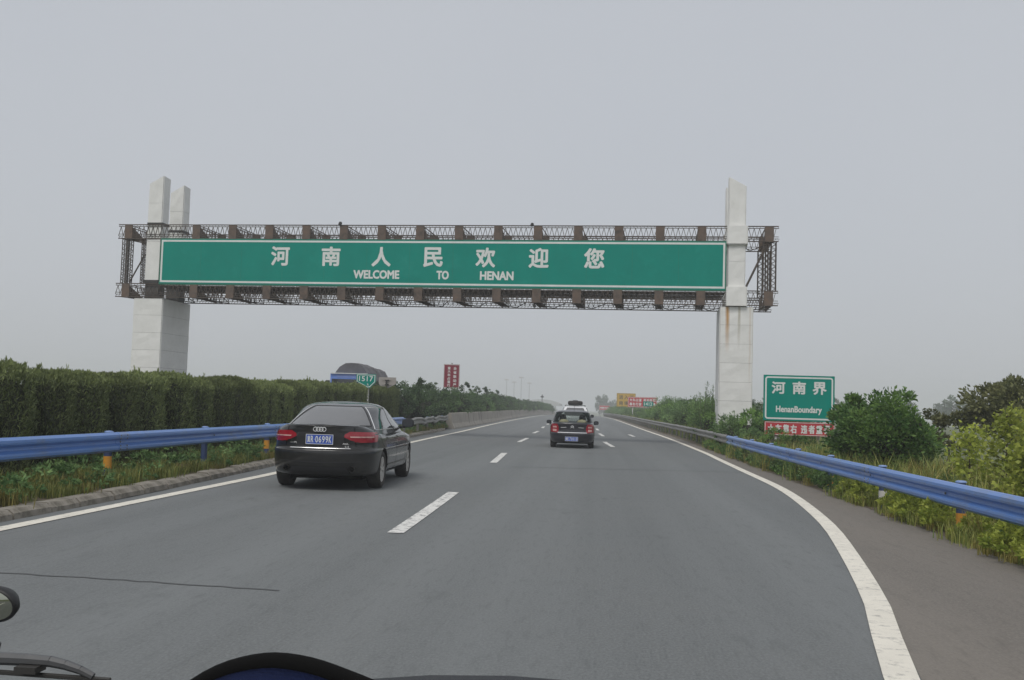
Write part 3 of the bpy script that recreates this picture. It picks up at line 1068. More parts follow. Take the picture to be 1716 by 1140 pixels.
for c in "大车靠右 违者重罚":
    if c != " ":
        words(b, [(c, xx, xx + 0.225, 0.83, 1.14)], M_WHITE, bold=0.03)
    xx += 0.262 if c != " " else 0.1
posts(s, (-0.8, 0.85), 1.1, 0.05)


def pent(root, w_, z0, z1, zt, face, edge, reverse=False):
    """kilometre plate: a rectangle with a point at the bottom"""
    o_ = [(-w_ / 2, zt), (-w_ / 2, z1), (w_ / 2, z1), (w_ / 2, zt), (0.22 * w_, z0), (0.1 * w_, z0 - 0.01)]
    if reverse:
        o_ = [(-a, c) for a, c in reversed(o_)]
    n = len(o_)
    m_ = MB()
    m_.add([(a, 0, c) for a, c in o_] + [(a, 0.03, c) for a, c in o_], [tuple(range(n)), tuple(n + i for i in reversed(range(n)))] + [(i, n + i, n + (i + 1) % n, (i + 1) % n) for i in range(n)])
    return m_.obj("sign_plate", face, root), o_


s = empty("kilometre_sign", (-9.92, 43, 0.02), R_(8), label="green kilometre plate reading 1517 rising out of the median hedge", cat="road sign")
b, o_ = pent(s, 0.84, 2.08, 2.67, 2.34, M_GREEN, M_GEDGE)
cx_, cz_ = 0.0, 2.4
mb = MB()
inn = [(a * 0.93, cz_ + (c - cz_) * 0.9) for a, c in o_]
in2 = [(a * 0.86, cz_ + (c - cz_) * 0.8) for a, c in o_]
n = len(o_)
mb.add([(a, -0.006, c) for a, c in inn] + [(a, -0.006, c) for a, c in in2], [(i, (i + 1) % n, n + (i + 1) % n, n + i) for i in range(n)])
mb.obj("border_line", M_WHITE, b)
words(b, [("1517", -0.3, 0.3, 2.36, 2.58), ("k", 0.06, 0.13, 2.18, 2.28)], M_WHITE, y=-0.006, bold=0.02)
posts(s, (0.1,), 2.5, 0.04, 0.08)
s = empty("kilometre_sign", (-9.93, 47.5, 0.02), R_(-5), label="back of a pale kilometre plate on a dark post in the median", cat="road sign")
b, _ = pent(s, 0.84, 2.1, 2.67, 2.36, M_GREY, M_GREY, True)
mb = MB()
for z in (2.52, 2.3):
    mb.box(-0.26, 0.22, -0.035, -0.003, z, z + 0.035)
mb.obj("back_rail", M_GREY, b)
mb = MB()
for z in (2.505, 2.285):
    mb.box(-0.1, 0.1, -0.085, -0.036, z, z + 0.05)
mb.obj("clamp", M_DKST, b)
posts(s, (0.0,), 2.55, 0.045, -0.13, m=M_DKST)

s = empty("slogan_board", (-10.55, 73, 0), R_(4), label="tall dark red board with two columns of white characters behind the median shrubs", cat="road sign")
b = sign_board(s, 1.16, 1.72, 2.68, M_DRED, M_DRED)
mb = MB()
for x in (-0.565, 0.535):
    mb.box(x, x + 0.03, -0.011, -0.007, 2.7, 4.38)
for z in (2.7, 4.35):
    mb.box(-0.53, 0.53, -0.011, -0.007, z, z + 0.03)
mb.obj("border_line", M_WHITE, b)
for i, c in enumerate("全省联动严"):
    words(b, [(c, 0.12, 0.36, 4.0 - i * 0.3, 4.22 - i * 0.3)], M_WHITE, bold=0.03)
for i, c in enumerate("查大车占道行"):
    words(b, [(c, -0.3, -0.08, 4.02 - i * 0.25, 4.23 - i * 0.25)], M_WHITE, bold=0.03)
posts(s, (0.0,), 4.5, 0.06, 0.1)

s = empty("information_board", (5.4, 190, 0), R_(2), label="large yellow board with dark characters far along the right verge", cat="road sign")
b = sign_board(s, 3.5, 2.55, 1.95, M_YEL, M_YEL, border=M_DTXT, bw=0.05, inset=0.06)
words(b, [("进", -1.3, -0.55, 3.4, 4.15), ("入", -0.35, 0.4, 3.4, 4.15), ("河", 0.6, 1.35, 3.4, 4.15), ("南", -1.3, -0.55, 2.3, 3.05), ("境", -0.35, 0.4, 2.3, 3.05), ("内", 0.6, 1.35, 2.3, 3.05)], M_DTXT, bold=0.03)
posts(s, (-1.1, 1.1), 4.3, 0.1, 0.15)
s = empty("slogan_board", (5.75, 130, 0), R_(-1), label="wide red board with rows of white characters in front of the yellow board", cat="road sign")
b = sign_board(s, 3.68, 1.3, 1.83, M_RED, M_RED, border=M_WHITE, bw=0.045, inset=0.04)
xx = -1.62
for c in "大车占道 抓拍处罚":
    if c != " ":
        words(b, [(c, xx, xx + 0.34, 2.55, 2.93)], M_WHITE, bold=0.03)
    xx += 0.39 if c != " " else 0.2
xx = -1.62
for c in "靠右行驶 安全畅通":
    if c != " ":
        words(b, [(c, xx, xx + 0.34, 2.03, 2.41)], M_WHITE, bold=0.03)
    xx += 0.39 if c != " " else 0.2
posts(s, (-1.2, 1.2), 2.9, 0.07, 0.12)
s = empty("kilometre_sign", (5.5, 110, 0), R_(-2), label="small green kilometre plate reading 1412 in front of the red board", cat="road sign")
b = sign_board(s, 1.1, 0.56, 1.88, M_GREEN, M_GEDGE)
words(b, [("1412", -0.42, 0.42, 1.98, 2.34)], M_WHITE, bold=0.02)
posts(s, (0,), 2.2, 0.05, 0.1)
s = empty("slogan_board", (2.0, 262, 0), 0, label="faded distant red board at the road bend", cat="road sign")
b = sign_board(s, 2.7, 1.15, 1.2, M_RED, M_RED, border=M_WHITE, bw=0.05, inset=0.05)
words(b, [("严禁超速 平安出行", -1.15, 1.15, 1.5, 2.0)], M_WHITE, bold=0.03)
posts(s, (-0.9, 0.9), 2.2, 0.07, 0.12, -1.2)

# ------------------------------------------------------------------ far lamps and toll canopy
for i, (x, y, h, lab) in enumerate(((-71.4, 800, 22.6, "leftmost"), (-65.9, 805, 21.0, "second"), (-59.1, 790, 24.4, "tallest"), (-53.1, 795, 20.3, "rightmost"))):
    r = empty("high_mast_lamp", (x, y, 0), label="hazy high mast lamp on the horizon, %s of the four" % lab, cat="lamp mast", group="high mast lamps on the horizon")
    MB().bar((0, 0, -3.1), (0, 0, h), 0.38, 8, 0.2).obj("mast", M_POLE, r)
    c = MB()
    c.lathe([(1.5, h - 0.5), (1.6, h - 0.1), (0.3, h + 0.15), (0.0, h + 0.15)], 16)
    for k in range(8):
        t = k * math.pi / 4
        c.box(1.5 * math.cos(t) - .35, 1.5 * math.cos(t) + .35, 1.5 * math.sin(t) - .35, 1.5 * math.sin(t) + .35, h - 0.75, h - 0.3)
    c.obj("lamp_ring", M_GREY, r)
r = empty("insect_lamp", (-14.0, 260, 0), label="small dark lamp post with a pointed cap above the far median shrubs", cat="lamp post")
MB().bar((0, 0, -1.5), (0, 0, 4.2), 0.09, 8).obj("post", M_DKST, r)
MB().lathe([(0.1, 3.9), (0.42, 4.0), (0.46, 4.15), (0.14, 4.4), (0.1, 4.62), (0, 4.75)], 12).obj("lamp_head", M_DKST, r)
r = empty("toll_station", (-37, 690, 0), R_(-6), label="pale toll station canopy almost lost in the haze", cat="toll station")
can = MB()
prof = []
NN = 14
for i in range(NN + 1):
    x = -13 + 26 * i / NN
    z = 2.4 + 3.6 * (1 - (x / 13.5) ** 2) ** 0.7
    prof.append((x, z))
vs_, fs_ = [], []
for x, z in prof:
    vs_ += [(x, -6, 2.6), (x, 6, 2.6), (x, 6, z + 0.7), (x, -6, z + 0.7)]
for i in range(NN):
    a, c = i * 4, i * 4 + 4
    for k in range(4):
        fs_.append((a + k, a + (k + 1) % 4, c + (k + 1) % 4, c + k))
can.add(vs_, fs_).obj("canopy", M_CONC, r)
for x in (-9, -3, 3, 9):
    MB().box(x - 0.4, x + 0.4, -1, 1, -3.1, 4.0).obj("pillar", M_CONC, r)
    MB().box(x - 1.0, x + 1.0, 1.2, 4, -3.1, 0.2).obj("toll_booth", M_CONC, r)


# ------------------------------------------------------------------ cars
def sgnpow(a, e):
    return math.copysign(abs(a) ** e, a)


def loop(z, w_, yr, yf, p, q, dz, N):
    """superellipse outline at one height, points evenly spaced from the rear centre, counter-clockwise seen from above"""
    yc, L = (yr + yf) / 2, (yf - yr) / 2
    M = 720
    raw = []
    for i in range(M + 1):
        t = -math.pi / 2 + 2 * math.pi * i / M
        raw.append((w_ * sgnpow(math.cos(t), 2 / q), yc + L * sgnpow(math.sin(t), 2 / p)))
    raw = np.array(raw)
    dl = np.r_[0, np.cumsum(np.hypot(*np.diff(raw, axis=0).T))]
    s_ = np.linspace(0, dl[-1], N + 1)[:-1]
    xs, ys = np.interp(s_, dl, raw[:, 0]), np.interp(s_, dl, raw[:, 1])
    return [(x, y, z + dz(y, z)) for x, y in zip(xs, ys)]


def densify(levels, k):
    """smooth interpolation of level parameters"""
    A = resample([np.array(l, float) for l in levels], 1e9)
    out = []
    Lv = [np.array(l, float) for l in levels]
    P_ = [2 * Lv[0] - Lv[1]] + Lv + [2 * Lv[-1] - Lv[-2]]
    for i in range(1, len(P_) - 2):
        a, b, c, d_ = P_[i - 1:i + 3]
        for j in range(k):
            t = j / k
            out.append(0.5 * ((2 * b) + (-a + c) * t + (2 * a - 5 * b + 4 * c - d_) * t * t + (-a + 3 * b - 3 * c + d_) * t**3))
    out.append(Lv[-1])
    return out


def shell(levels, p, q, dz, N, cap_top=True, cap_bot=True, crown=0.02):
    vs_, fs_ = [], []
    for l in levels:
        vs_ += loop(l[0], l[1], l[2], l[3], p, q, dz, N)
    n = len(levels)
    for i in range(n - 1):
        for j in range(N):
            j2 = (j + 1) % N
            fs_.append((i * N + j, i * N + j2, (i + 1) * N + j2, (i + 1) * N + j))
    if cap_bot:
        vs_.append(tuple(np.mean(vs_[:N], axis=0)))
        c = len(vs_) - 1
        fs_ += [(c, (j + 1) % N, j) for j in range(N)]
    if cap_top:
        base = (n - 1) * N
        top = vs_[base:base + N]
        ctr = np.mean(top, axis=0)
        prev = base
        for sc, up in ((0.75, 0.45), (0.45, 0.8), (0.15, 1.0)):
            k0 = len(vs_)
            for v in top:
                vs_.append((ctr[0] + (v[0] - ctr[0]) * sc, ctr[1] + (v[1] - ctr[1]) * sc, v[2] + crown * up))
            for j in range(N):
                fs_.append((prev + j, prev + (j + 1) % N, k0 + (j + 1) % N, k0 + j))
            prev = k0
        vs_.append((ctr[0], ctr[1], ctr[2] + crown))
        c = len(vs_) - 1
        fs_ += [(prev + j, prev + (j + 1) % N, c) for j in range(N)]
    return vs_, fs_


def cut(me, cutters):
    """boolean difference with each cutter mesh, evaluated without operators"""
    ob = bpy.data.objects.new("cut_source", me)
    COL.objects.link(ob)
    cs = []
    for c in cutters:
        co = bpy.data.objects.new("cut_tool", c)
        COL.objects.link(co)
        md = ob.modifiers.new("cut", 'BOOLEAN')
        md.operation = 'DIFFERENCE'
        md.solver = 'EXACT'
        md.object = co
        cs.append(co)
    dg = bpy.context.evaluated_depsgraph_get()
    dg.update()
    out = bpy.data.meshes.new_from_object(ob.evaluated_get(dg))
    for o in [ob] + cs:
        bpy.data.objects.remove(o, do_unlink=True)
    return out


def wheel_mesh(r, w_, spokes):
    ri = r * 0.66
    ty = MB().lathe([(ri, -w_ * 0.42), (r * 0.86, -w_ * 0.5), (r * 0.97, -w_ * 0.42), (r, -w_ * 0.25), (r, w_ * 0.25), (r * 0.97, w_ * 0.42), (r * 0.86, w_ * 0.5), (ri, w_ * 0.42), (ri, -w_ * 0.42)], 32, 'x').mesh("tyre", M_TYRE, True)
    rm = MB().lathe([(ri * 1.01, -w_ * 0.4), (ri * 1.01, w_ * 0.44), (ri * 0.93, w_ * 0.44), (ri * 0.9, w_ * 0.1), (ri * 0.9, -w_ * 0.4)], 32, 'x')
    for k in range(spokes):
        t = 2 * math.pi * k / spokes
        for dt in (-0.13, 0.13):
            p = (w_ * 0.33, 0.16 * ri * math.cos(t), 0.16 * ri * math.sin(t))
            q = (w_ * 0.37, 0.93 * ri * math.cos(t + dt), 0.93 * ri * math.sin(t + dt))
            rm.bar(p, q, ri * 0.1, 4, ri * 0.085)
    rm.lathe([(0.0, w_ * 0.42), (ri * 0.17, w_ * 0.4), (ri * 0.2, w_ * 0.25)], 12, 'x')
    bk = MB().lathe([(ri * 0.9, -w_ * 0.05), (0, -w_ * 0.05)], 24, 'x')
    return ty, rm.mesh("rim", M_RIM), bk.mesh("brake_disc", M_DKST)


class Car:
    def __init__(self, name, loc, rz, label, paint, tub, cab, wb, track, wr, ww, spokes, tp=9, tq=2.5, cp=5, cq=2.6, dz=None, N=112, rear_dlo=0.84, glass_z=(1.02, 1.40), side_z=(1.02, 1.38),
                 cpil=(-0.1, ), bpil=1.25, apil=2.0, glass_rear=None, glass_side=None, trim=None):
        dz = dz or (lambda y, z: 0.0)
        self.root = empty(name, (*loc, 0), rz, label=label, cat="car")
        root = self.root
        vs_, fs_ = shell(densify(tub, 3), tp, tq, dz, N)
        mb_ = MB()
        mb_.add(vs_, fs_)
        me = mb_.mesh("body", paint, True)
        cuts = []
        for y in (0, wb):
            for s_ in (-1, 1):
                c = MB()
                c.lathe([(0, s_ * 0.55), (wr + 0.045, s_ * 0.55), (wr + 0.045, s_ * 1.3), (0, s_ * 1.3)], 40, 'x', (0, y, wr))
                cuts.append(c.mesh("cut_tool", M_GAP))
        me = cut(me, cuts)
        bm = bmesh.new()
        bm.from_mesh(me)
        for e in bm.edges:
            if len(e.link_faces) == 2 and e.calc_face_angle(0) > R_(38):
                e.smooth = False
        bm.to_mesh(me)
        bm.free()
        if len(me.materials) == 0:
            me.materials.append(paint)
        me.polygons.foreach_set("use_smooth", [True] * len(me.polygons))
        self.body = link("body", me, root)
        # cabin split into frame and panes
        cl = densify(cab, 4)
        vs_, fs_ = shell(cl, cp, cq, lambda y, z: 0.0, N, cap_bot=False, crown=0.025)
        V = np.array(vs_)
        nl = len(cl)
        frame, groups = [], {"rear_window": [], "windscreen": [], "side_window_r1": [], "side_window_r2": [], "side_window_l1": [], "side_window_l2": [], "pillar_r": [], "pillar_l": []}
        half = N // 2
        for k, f in enumerate(fs_):
            lv, j = k // N, k % N
            if k >= (nl - 1) * N:
                frame.append(f)
                continue
            c = V[list(f)].mean(0)
            b0 = V[[(0) * N + j, (0) * N + (j + 1) % N]].mean(0)           # base of this column decides the pillars
            base_y, base_x = b0[1], b0[0]
            rearmost = cl[0][2]
            nrm = np.cross(V[f[1]] - V[f[0]], V[f[3]] - V[f[0]])
            nrm = nrm / (np.linalg.norm(nrm) + 1e-9)
            wl = cl[lv][1]
            if abs(base_x) < cl[0][1] * rear_dlo and base_y < cpil[0] and glass_z[0] < c[2] < glass_z[1]:
                groups["rear_window"].append(f)
            elif abs(base_x) < cl[0][1] * 0.86 and base_y > apil and glass_z[0] < c[2] < glass_z[1]:
                groups["windscreen"].append(f)
            elif abs(base_x) > cl[0][1] * 0.9 and side_z[0] < c[2] < side_z[1] and cpil[1] < base_y < apil:
                sd = "r" if c[0] > 0 else "l"
                groups["pillar_" + sd if abs(base_y - bpil) < 0.05 else "side_window_" + sd + ("1" if base_y < bpil else "2")].append(f)
            else:
                frame.append(f)
        mb_ = MB()
        mb_.add(vs_, frame)
        me = mb_.mesh("cabin", paint, True)
        self.cabin = link("cabin", me, root)
        for g, ff in groups.items():
            if not ff:
                continue
            ids = sorted({i for f in ff for i in f})
            mp_ = {i: n_ for n_, i in enumerate(ids)}
            mb_ = MB()
            mb_.add([vs_[i] for i in ids], [tuple(mp_[i] for i in f) for f in ff])
            nm = "side_window" if g[:4] == "side" else ("door_pillar" if g[:3] == "pil" else g)
            ob_ = mb_.obj(nm, M_GAP if g[:3] == "pil" else ((glass_rear or M_TINT) if g == "rear_window" else (glass_side or M_SIDEG)), root, True)
            if g[:3] == "pil":
                continue
            if g[:4] == "side":          # bright strip round the pane, none along the door pillar
                other = [q for h in groups if h[-2] == g[-2] and h[:4] == "side" and h != g for q in groups[h]] + groups["pillar_" + g[-2]]
            else:
                other = []
            # frame strip along the pane's border
            cnt = {}
            for f in ff:
                for a, b_ in zip(f, f[1:] + f[:1]):
                    cnt[tuple(sorted((a, b_)))] = cnt.get(tuple(sorted((a, b_))), 0) + 1
            for f in other:
                for a, b_ in zip(f, f[1:] + f[:1]):
                    kk = tuple(sorted((a, b_)))
                    if kk in cnt:
                        cnt[kk] += 1
            tr = MB()
            for (a, b_), n_ in cnt.items():
                if n_ == 1:
                    tr.bar(vs_[a], vs_[b_], 0.011, 4, cap=False)
            tr.obj("window_trim", trim if (trim and nm == "side_window") else M_TRIM, ob_)
        # ray target
        V2 = [tuple(v.co) for v in self.body.data.vertices]
        F2 = [tuple(p_.vertices) for p_ in self.body.data.polygons]
        self.bvh = BVHTree.FromPolygons(V2, F2)
        n0 = len(V2)
        self.bvh_all = BVHTree.FromPolygons(V2 + [tuple(v) for v in vs_], F2 + [tuple(i + n0 for i in f) for f in fs_])
        ty, rm, bk = wheel_mesh(wr, ww, spokes)
        for y in (0, wb):
            for s_ in (-1, 1):
                wh = link("wheel", None, root, (s_ * (track - ww / 2), y, wr), 0 if s_ > 0 else math.pi)
                link("tyre", ty, wh)
                link("rim", rm, wh)
                link("brake_disc", bk, wh)
        # dark floor pan, added so no light leaks through and the shade below deepens
        MB().box(-0.62, 0.62, -0.42, wb + 0.4, 0.165, 0.26).obj("floor_pan", M_GAP, root)

    def patch(self, name, L, Rr, m, dirn='rear', off=0.006, n=10, sub=4, parent=None, allb=False):
        """sheet lying on the body, ruled between two outlines given as (across, up)"""
        bvh = self.bvh_all if allb else self.bvh
        Ld, Rd = [], []
        for a, b_ in zip(L[:-1], L[1:]):
            Ld += [(a[0] + (b_[0] - a[0]) * k / sub, a[1] + (b_[1] - a[1]) * k / sub) for k in range(sub)]
        Ld.append(L[-1])
        for a, b_ in zip(Rr[:-1], Rr[1:]):
            Rd += [(a[0] + (b_[0] - a[0]) * k / sub, a[1] + (b_[1] - a[1]) * k / sub) for k in range(sub)]
        Rd.append(Rr[-1])
        vs_, idx, fs_ = [], {}, []
        for i, (a, b_) in enumerate(zip(Ld, Rd)):
            for j in range(n + 1):
                t = j / n
                u, z = a[0] + (b_[0] - a[0]) * t, a[1] + (b_[1] - a[1]) * t
                if dirn == 'rear':
                    o_, d_ = Vector((u, -8, z)), Vector((0, 1, 0))
                elif dirn == 'top':
                    o_, d_ = Vector((u, z, 5)), Vector((0, 0, -1))
                else:
                    s_ = 1 if dirn == 'right' else -1
                    o_, d_ = Vector((8 * s_, u, z)), Vector((-s_, 0, 0))
                h = bvh.ray_cast(o_, d_)
                if h[0] is None:
                    continue
                nr = h[1] if h[1].dot(d_) < 0 else -h[1]
                idx[(i, j)] = len(vs_)
                vs_.append(tuple(h[0] + nr * off))
        for i in range(len(Ld) - 1):
            for j in range(n):
                q = [(i, j), (i, j + 1), (i + 1, j + 1), (i + 1, j)]
                if all(x in idx for x in q):
                    fs_.append(tuple(idx[x] for x in q))
        if not fs_:
            return None
        mb_ = MB()
        mb_.add(vs_, fs_)
        return mb_.obj(name, m, parent or self.root, True)

    def rear_y(self, x, z):
        h = self.bvh.ray_cast(Vector((x, -8, z)), Vector((0, 1, 0)))
        return h[0].y if h[0] else 0

    def strip(self, name, pts, wd, m, dirn, off=0.005, parent=None):
        """thin line along a path on the body"""
        L, Rr = [], []
        for i, p in enumerate(pts):
            a, b_ = pts[max(0, i - 1)], pts[min(len(pts) - 1, i + 1)]
            t = np.array([b_[0] - a[0], b_[1] - a[1]])
            t = t / np.linalg.norm(t)
            L.append((p[0] - t[1] * wd / 2, p[1] + t[0] * wd / 2))
            Rr.append((p[0] + t[1] * wd / 2, p[1] - t[0] * wd / 2))
        return self.patch(name, L, Rr, m, dirn, off, 1, 6, parent, True)

    def mirror(self, side, y, z, x, m, sx=0.1, sz=0.075):
        mb_ = MB()
        for i, (yy, sc) in enumerate(((-0.05, 1.0), (0.0, 1.0), (0.06, 0.85), (0.11, 0.5))):
            pass
        vs_, fs_ = [], []
        K = 14
        lv = ((-0.06, 0.9), (-0.05, 1.0), (0.0, 1.02), (0.06, 0.88), (0.1, 0.55), (0.115, 0.05))
        for yy, sc in lv:
            for k in range(K):
                t = 2 * math.pi * k / K
                vs_.append((side * x + sx * sc * sgnpow(math.cos(t), 0.7), y + yy, z + sz * sc * sgnpow(math.sin(t), 0.7)))
        for i in range(len(lv) - 1):
            for k in range(K):
                fs_.append((i * K + k, i * K + (k + 1) % K, (i + 1) * K + (k + 1) % K, (i + 1) * K + k))
        mb_.add(vs_, fs_)
        mb_.bar((side * (x - 0.02), y + 0.02, z - 0.06), (side * (x - 0.2), y + 0.05, z - 0.09), 0.025, 6)
        o_ = mb_.obj("door_mirror", m, self.root, True)
        g = MB()
        g.add([v[:1] + (y - 0.061,) + v[2:] for v in vs_[:K]], [tuple(range(K))])
        g.obj("mirror_glass", M_MIRR, o_)


def number_plate(car, xc, z0, w_, h_, y, txt, tilt=0.0):
    pl_ = MB().box(xc - w_ / 2, xc + w_ / 2, y - 0.012, y, z0, z0 + h_).obj("number_plate", M_PLATEB, car.root)
    f = MB()
    b_ = 0.008
    yy = y - 0.015
    f.box(xc - w_ / 2, xc + w_ / 2, yy, yy + 0.003, z0, z0 + b_)
    f.box(xc - w_ / 2, xc + w_ / 2, yy, yy + 0.003, z0 + h_ - b_, z0 + h_)
    f.box(xc - w_ / 2, xc - w_ / 2 + b_, yy, yy + 0.003, z0 + b_, z0 + h_ - b_)
    f.box(xc + w_ / 2 - b_, xc + w_ / 2, yy, yy + 0.003, z0 + b_, z0 + h_ - b_)
    f.obj("plate_border", M_WHITE, pl_)
    n_c = MB()
    x = xc - w_ / 2 + 0.022
    ch = (w_ - 0.044 - 0.02) / 7
    for i, c in enumerate(txt):
        x0 = x + i * ch + (0.02 if i > 1 else 0)
        wch = ch * 0.8 if c not in "1" else ch * 0.3
        x0 += (ch - wch) / 2
        text_into(n_c, c, x0, x0 + wch, z0 + 0.027, z0 + h_ - 0.027, yy, 0.014)
    x0 = x + 2 * ch + 0.004
    n_c.box(x0, x0 + 0.01, yy, yy + 0.002, z0 + h_ / 2 - 0.005, z0 + h_ / 2 + 0.005)
    n_c.obj("lettering", M_WHITE, pl_)
    return pl_


# --- the black executive saloon in the left lane
def dz_a(y, z):
    t = min(1, max(0, (y - 1.9) / 2.0))
    s_ = min(1, max(0, (y + 0.75) / 0.75))
    return -(max(0, z - 0.7)) * (0.36 * t * t * (3 - 2 * t) + 0.22 * s_ * s_ * (3 - 2 * s_))


A = Car("black_saloon", (-4.62, 17.64), R_(2.0), "dusty black saloon car with four rings badge in the left lane", M_BLACK,
        [(0.22, 0.78, -0.6, 3.6), (0.25, 0.86, -0.86, 3.78), (0.31, 0.9, -0.98, 3.86), (0.42, 0.92, -1.03, 3.9), (0.55, 0.9275, -1.045, 3.92), (0.655, 0.9275, -1.045, 3.92), (0.685, 0.925, -1.03, 3.9),
         (0.70, 0.922, -0.985, 3.89), (0.78, 0.918, -0.975, 3.87), (0.88, 0.91, -0.985, 3.84), (0.95, 0.9, -0.982, 3.8), (1.005, 0.868, -0.986, 3.75), (1.045, 0.82, -0.99, 3.7), (1.075, 0.76, -1.0, 3.65), (1.086, 0.735, -0.985, 3.6), (1.091, 0.68, -0.92, 3.5)],
        [(0.94, 0.885, -0.72, 3.0), (1.02, 0.85, -0.62, 2.85), (1.1, 0.81, -0.46, 2.6), (1.18, 0.77, -0.26, 2.3), (1.27, 0.735, -0.02, 2.0), (1.35, 0.70, 0.2, 1.75), (1.41, 0.645, 0.4, 1.55), (1.45, 0.565, 0.62, 1.38), (1.472, 0.45, 0.8, 1.25)],
        2.945, 0.91, 0.328, 0.245, 7, dz=dz_a, rear_dlo=0.86, glass_z=(1.085, 1.405), side_z=(1.02, 1.39), cpil=(-0.1, -0.36), bpil=1.3, apil=2.25, trim=M_CHROME)
for sx in (1, -1):
    inner = [(.66, .808), (.5, .85), (.40, .90), (.41, .945), (.49, .992)]
    outer = [(.865, .815), (.872, .85), (.874, .90), (.866, .945), (.835, .98)]
    tl = A.patch("tail_light", [(a * sx, b_) for a, b_ in inner], [(a * sx, b_) for a, b_ in outer], M_LENS, 'rear', 0.008, 16)
    A.patch("lens_bar", [(.5 * sx, .893), (.49 * sx, .912)], [(.83 * sx, .893), (.83 * sx, .912)], M_LENS2, 'rear', 0.012, 12, 2, parent=tl)
    A.patch("lens_side", [(-.88, .818), (-.9, .9), (-.87, .975)], [(-.56, .835), (-.6, .9), (-.66, .965)], M_LENS, 'right' if sx > 0 else 'left', 0.008, 8, parent=tl)
    A.patch("lens_bar", [(-.84, .893), (-.84, .912)], [(-.66, .893), (-.66, .912)], M_LENS2, 'right' if sx > 0 else 'left', 0.012, 6, 2, parent=tl)
    dn = 'right' if sx > 0 else 'left'
    A.strip("panel_gap", [(-.35, 1.02), (-.13, .78), (.02, .72)], 0.012, M_GAP, dn)
    A.strip("panel_gap", [(1.3, 1.03), (1.31, .8), (1.28, .5), (1.22, .28)], 0.012, M_GAP, dn)
    A.strip("panel_gap", [(2.35, .98), (2.4, .75), (2.36, .28)], 0.012, M_GAP, dn)
    A.strip("panel_gap", [(.42, .62), (.5, .29), (2.3, .28)], 0.012, M_GAP, dn)
    A.strip("side_moulding", [(.42, .385), (1.3, .38), (2.5, .38)], 0.03, M_CHROME if False else M_GALV, dn, 0.012)
    for y in (0.42, 1.52):
        A.patch("door_handle", [(y, .855), (y, .885)], [(y + .19, .86), (y + .19, .89)], M_BLACK, dn, 0.035, 5, 2)
    A.mirror(sx, 2.02, 1.11, 1.02, M_TRIM, 0.115, 0.085)
    # exhaust tips
    yb = A.rear_y(0.55 * sx, 0.4)
    MB().lathe([(0.045, -0.05), (0.05, 0.2), (0.037, 0.2), (0.035, -0.02)], 14, 'y', (0.55 * sx, yb - 0.0, 0.37)).obj("exhaust_tip", M_DKST, A.root, True)
    A.strip("panel_gap", [(.555 * sx, 1.06), (.57 * sx, .93), (.59 * sx, .74)], 0.01, M_GAP, 'rear')
A.patch("number_recess", [(-.42, .745), (-.37, .97)], [(.42, .745), (.37, .97)], M_TRIM, 'rear', 0.004, 8)
yb = A.rear_y(0, 0.86)
number_plate(A, 0.0, 0.772, 0.46, 0.165, yb - 0.012, "冀R0699K")
A.patch("bumper_trim", [(-.52, .695), (-.5, .712)], [(.52, .695), (.5, .712)], M_CHROME, 'rear', 0.012, 10, 2)
A.strip("bumper_crease", [(-.8, .5), (0, .475), (.8, .5)], 0.018, M_TRIM, 'rear', 0.006)
A.patch("lower_valance", [(-.52, .27), (-.45, .40)], [(.52, .27), (.45, .40)], M_TRIM, 'rear', 0.006, 10)
yb = A.rear_y(0, 1.03)
rg = MB()
for k in range(4):
    xc = (k - 1.5) * 0.048
    pts = [(xc + 0.034 * math.cos(2 * math.pi * t / 18), yb - 0.03, 1.02 + 0.034 * math.sin(2 * math.pi * t / 18)) for t in range(18)]
    rg.path(pts, 0.0078, 6, True)
rg.obj("badge", M_CHROME, A.root)
bd = MB()
yb2 = A.rear_y(0.42, 0.79)
text_into(bd, "A6L", .38, .49, .775, .805, yb2 - 0.03, 0.02)
text_into(bd, "2.4", .42, .49, .725, .755, yb2 - 0.03, 0.02)
text_into(bd, "一汽", -.5, -.39, .775, .81, yb2 - 0.03, 0.02)
bd.obj("badge", M_CHROME, A.root)
A.strip("lid_gap", [(-.6, 1.075), (0, 1.09), (.6, 1.075)], 0.006, M_GAP, 'rear')

# --- the dark saloon ahead in the middle lane
M_CLEAR = clearglass("rear_glass_clear", (0.85, 0.9, 0.88), 0.82)


def dz_c(y, z):
    t = min(1, max(0, (y - 1.7) / 1.7))
    return -(max(0, z - 0.6)) * 0.45 * t * t * (3 - 2 * t)


B = Car("dark_saloon", (-0.905, 38.75), R_(1.2), "dark navy black saloon with chevron badge ahead in the middle lane", M_BLACK2,
        [(0.18, 0.7, -0.6, 3.1), (0.22, 0.78, -0.78, 3.25), (0.32, 0.83, -0.87, 3.35), (0.45, 0.85, -0.9, 3.38), (0.54, 0.855, -0.9, 3.38), (0.56, 0.85, -0.86, 3.36), (0.7, 0.85, -0.84, 3.33), (0.82, 0.835, -0.85, 3.28),
         (0.9, 0.81, -0.86, 3.2), (0.945, 0.77, -0.84, 3.1), (0.955, 0.7, -0.78, 3.0)],
        [(0.9, 0.79, -0.55, 2.35), (0.98, 0.755, -0.4, 2.1), (1.08, 0.73, -0.24, 1.85), (1.18, 0.70, -0.08, 1.6), (1.27, 0.665, 0.06, 1.4), (1.33, 0.625, 0.2, 1.2), (1.375, 0.56, 0.38, 1.05), (1.40, 0.45, 0.55, .95)],
        2.61, 0.82, 0.30, 0.2, 5, dz=dz_c, rear_dlo=0.88, glass_z=(0.955, 1.325), side_z=(0.96, 1.31), cpil=(-0.1, -0.2), bpil=1.05, apil=1.75, glass_rear=M_CLEAR, glass_side=clearglass("side_glass_clear", (0.6, 0.65, 0.64), 0.6))
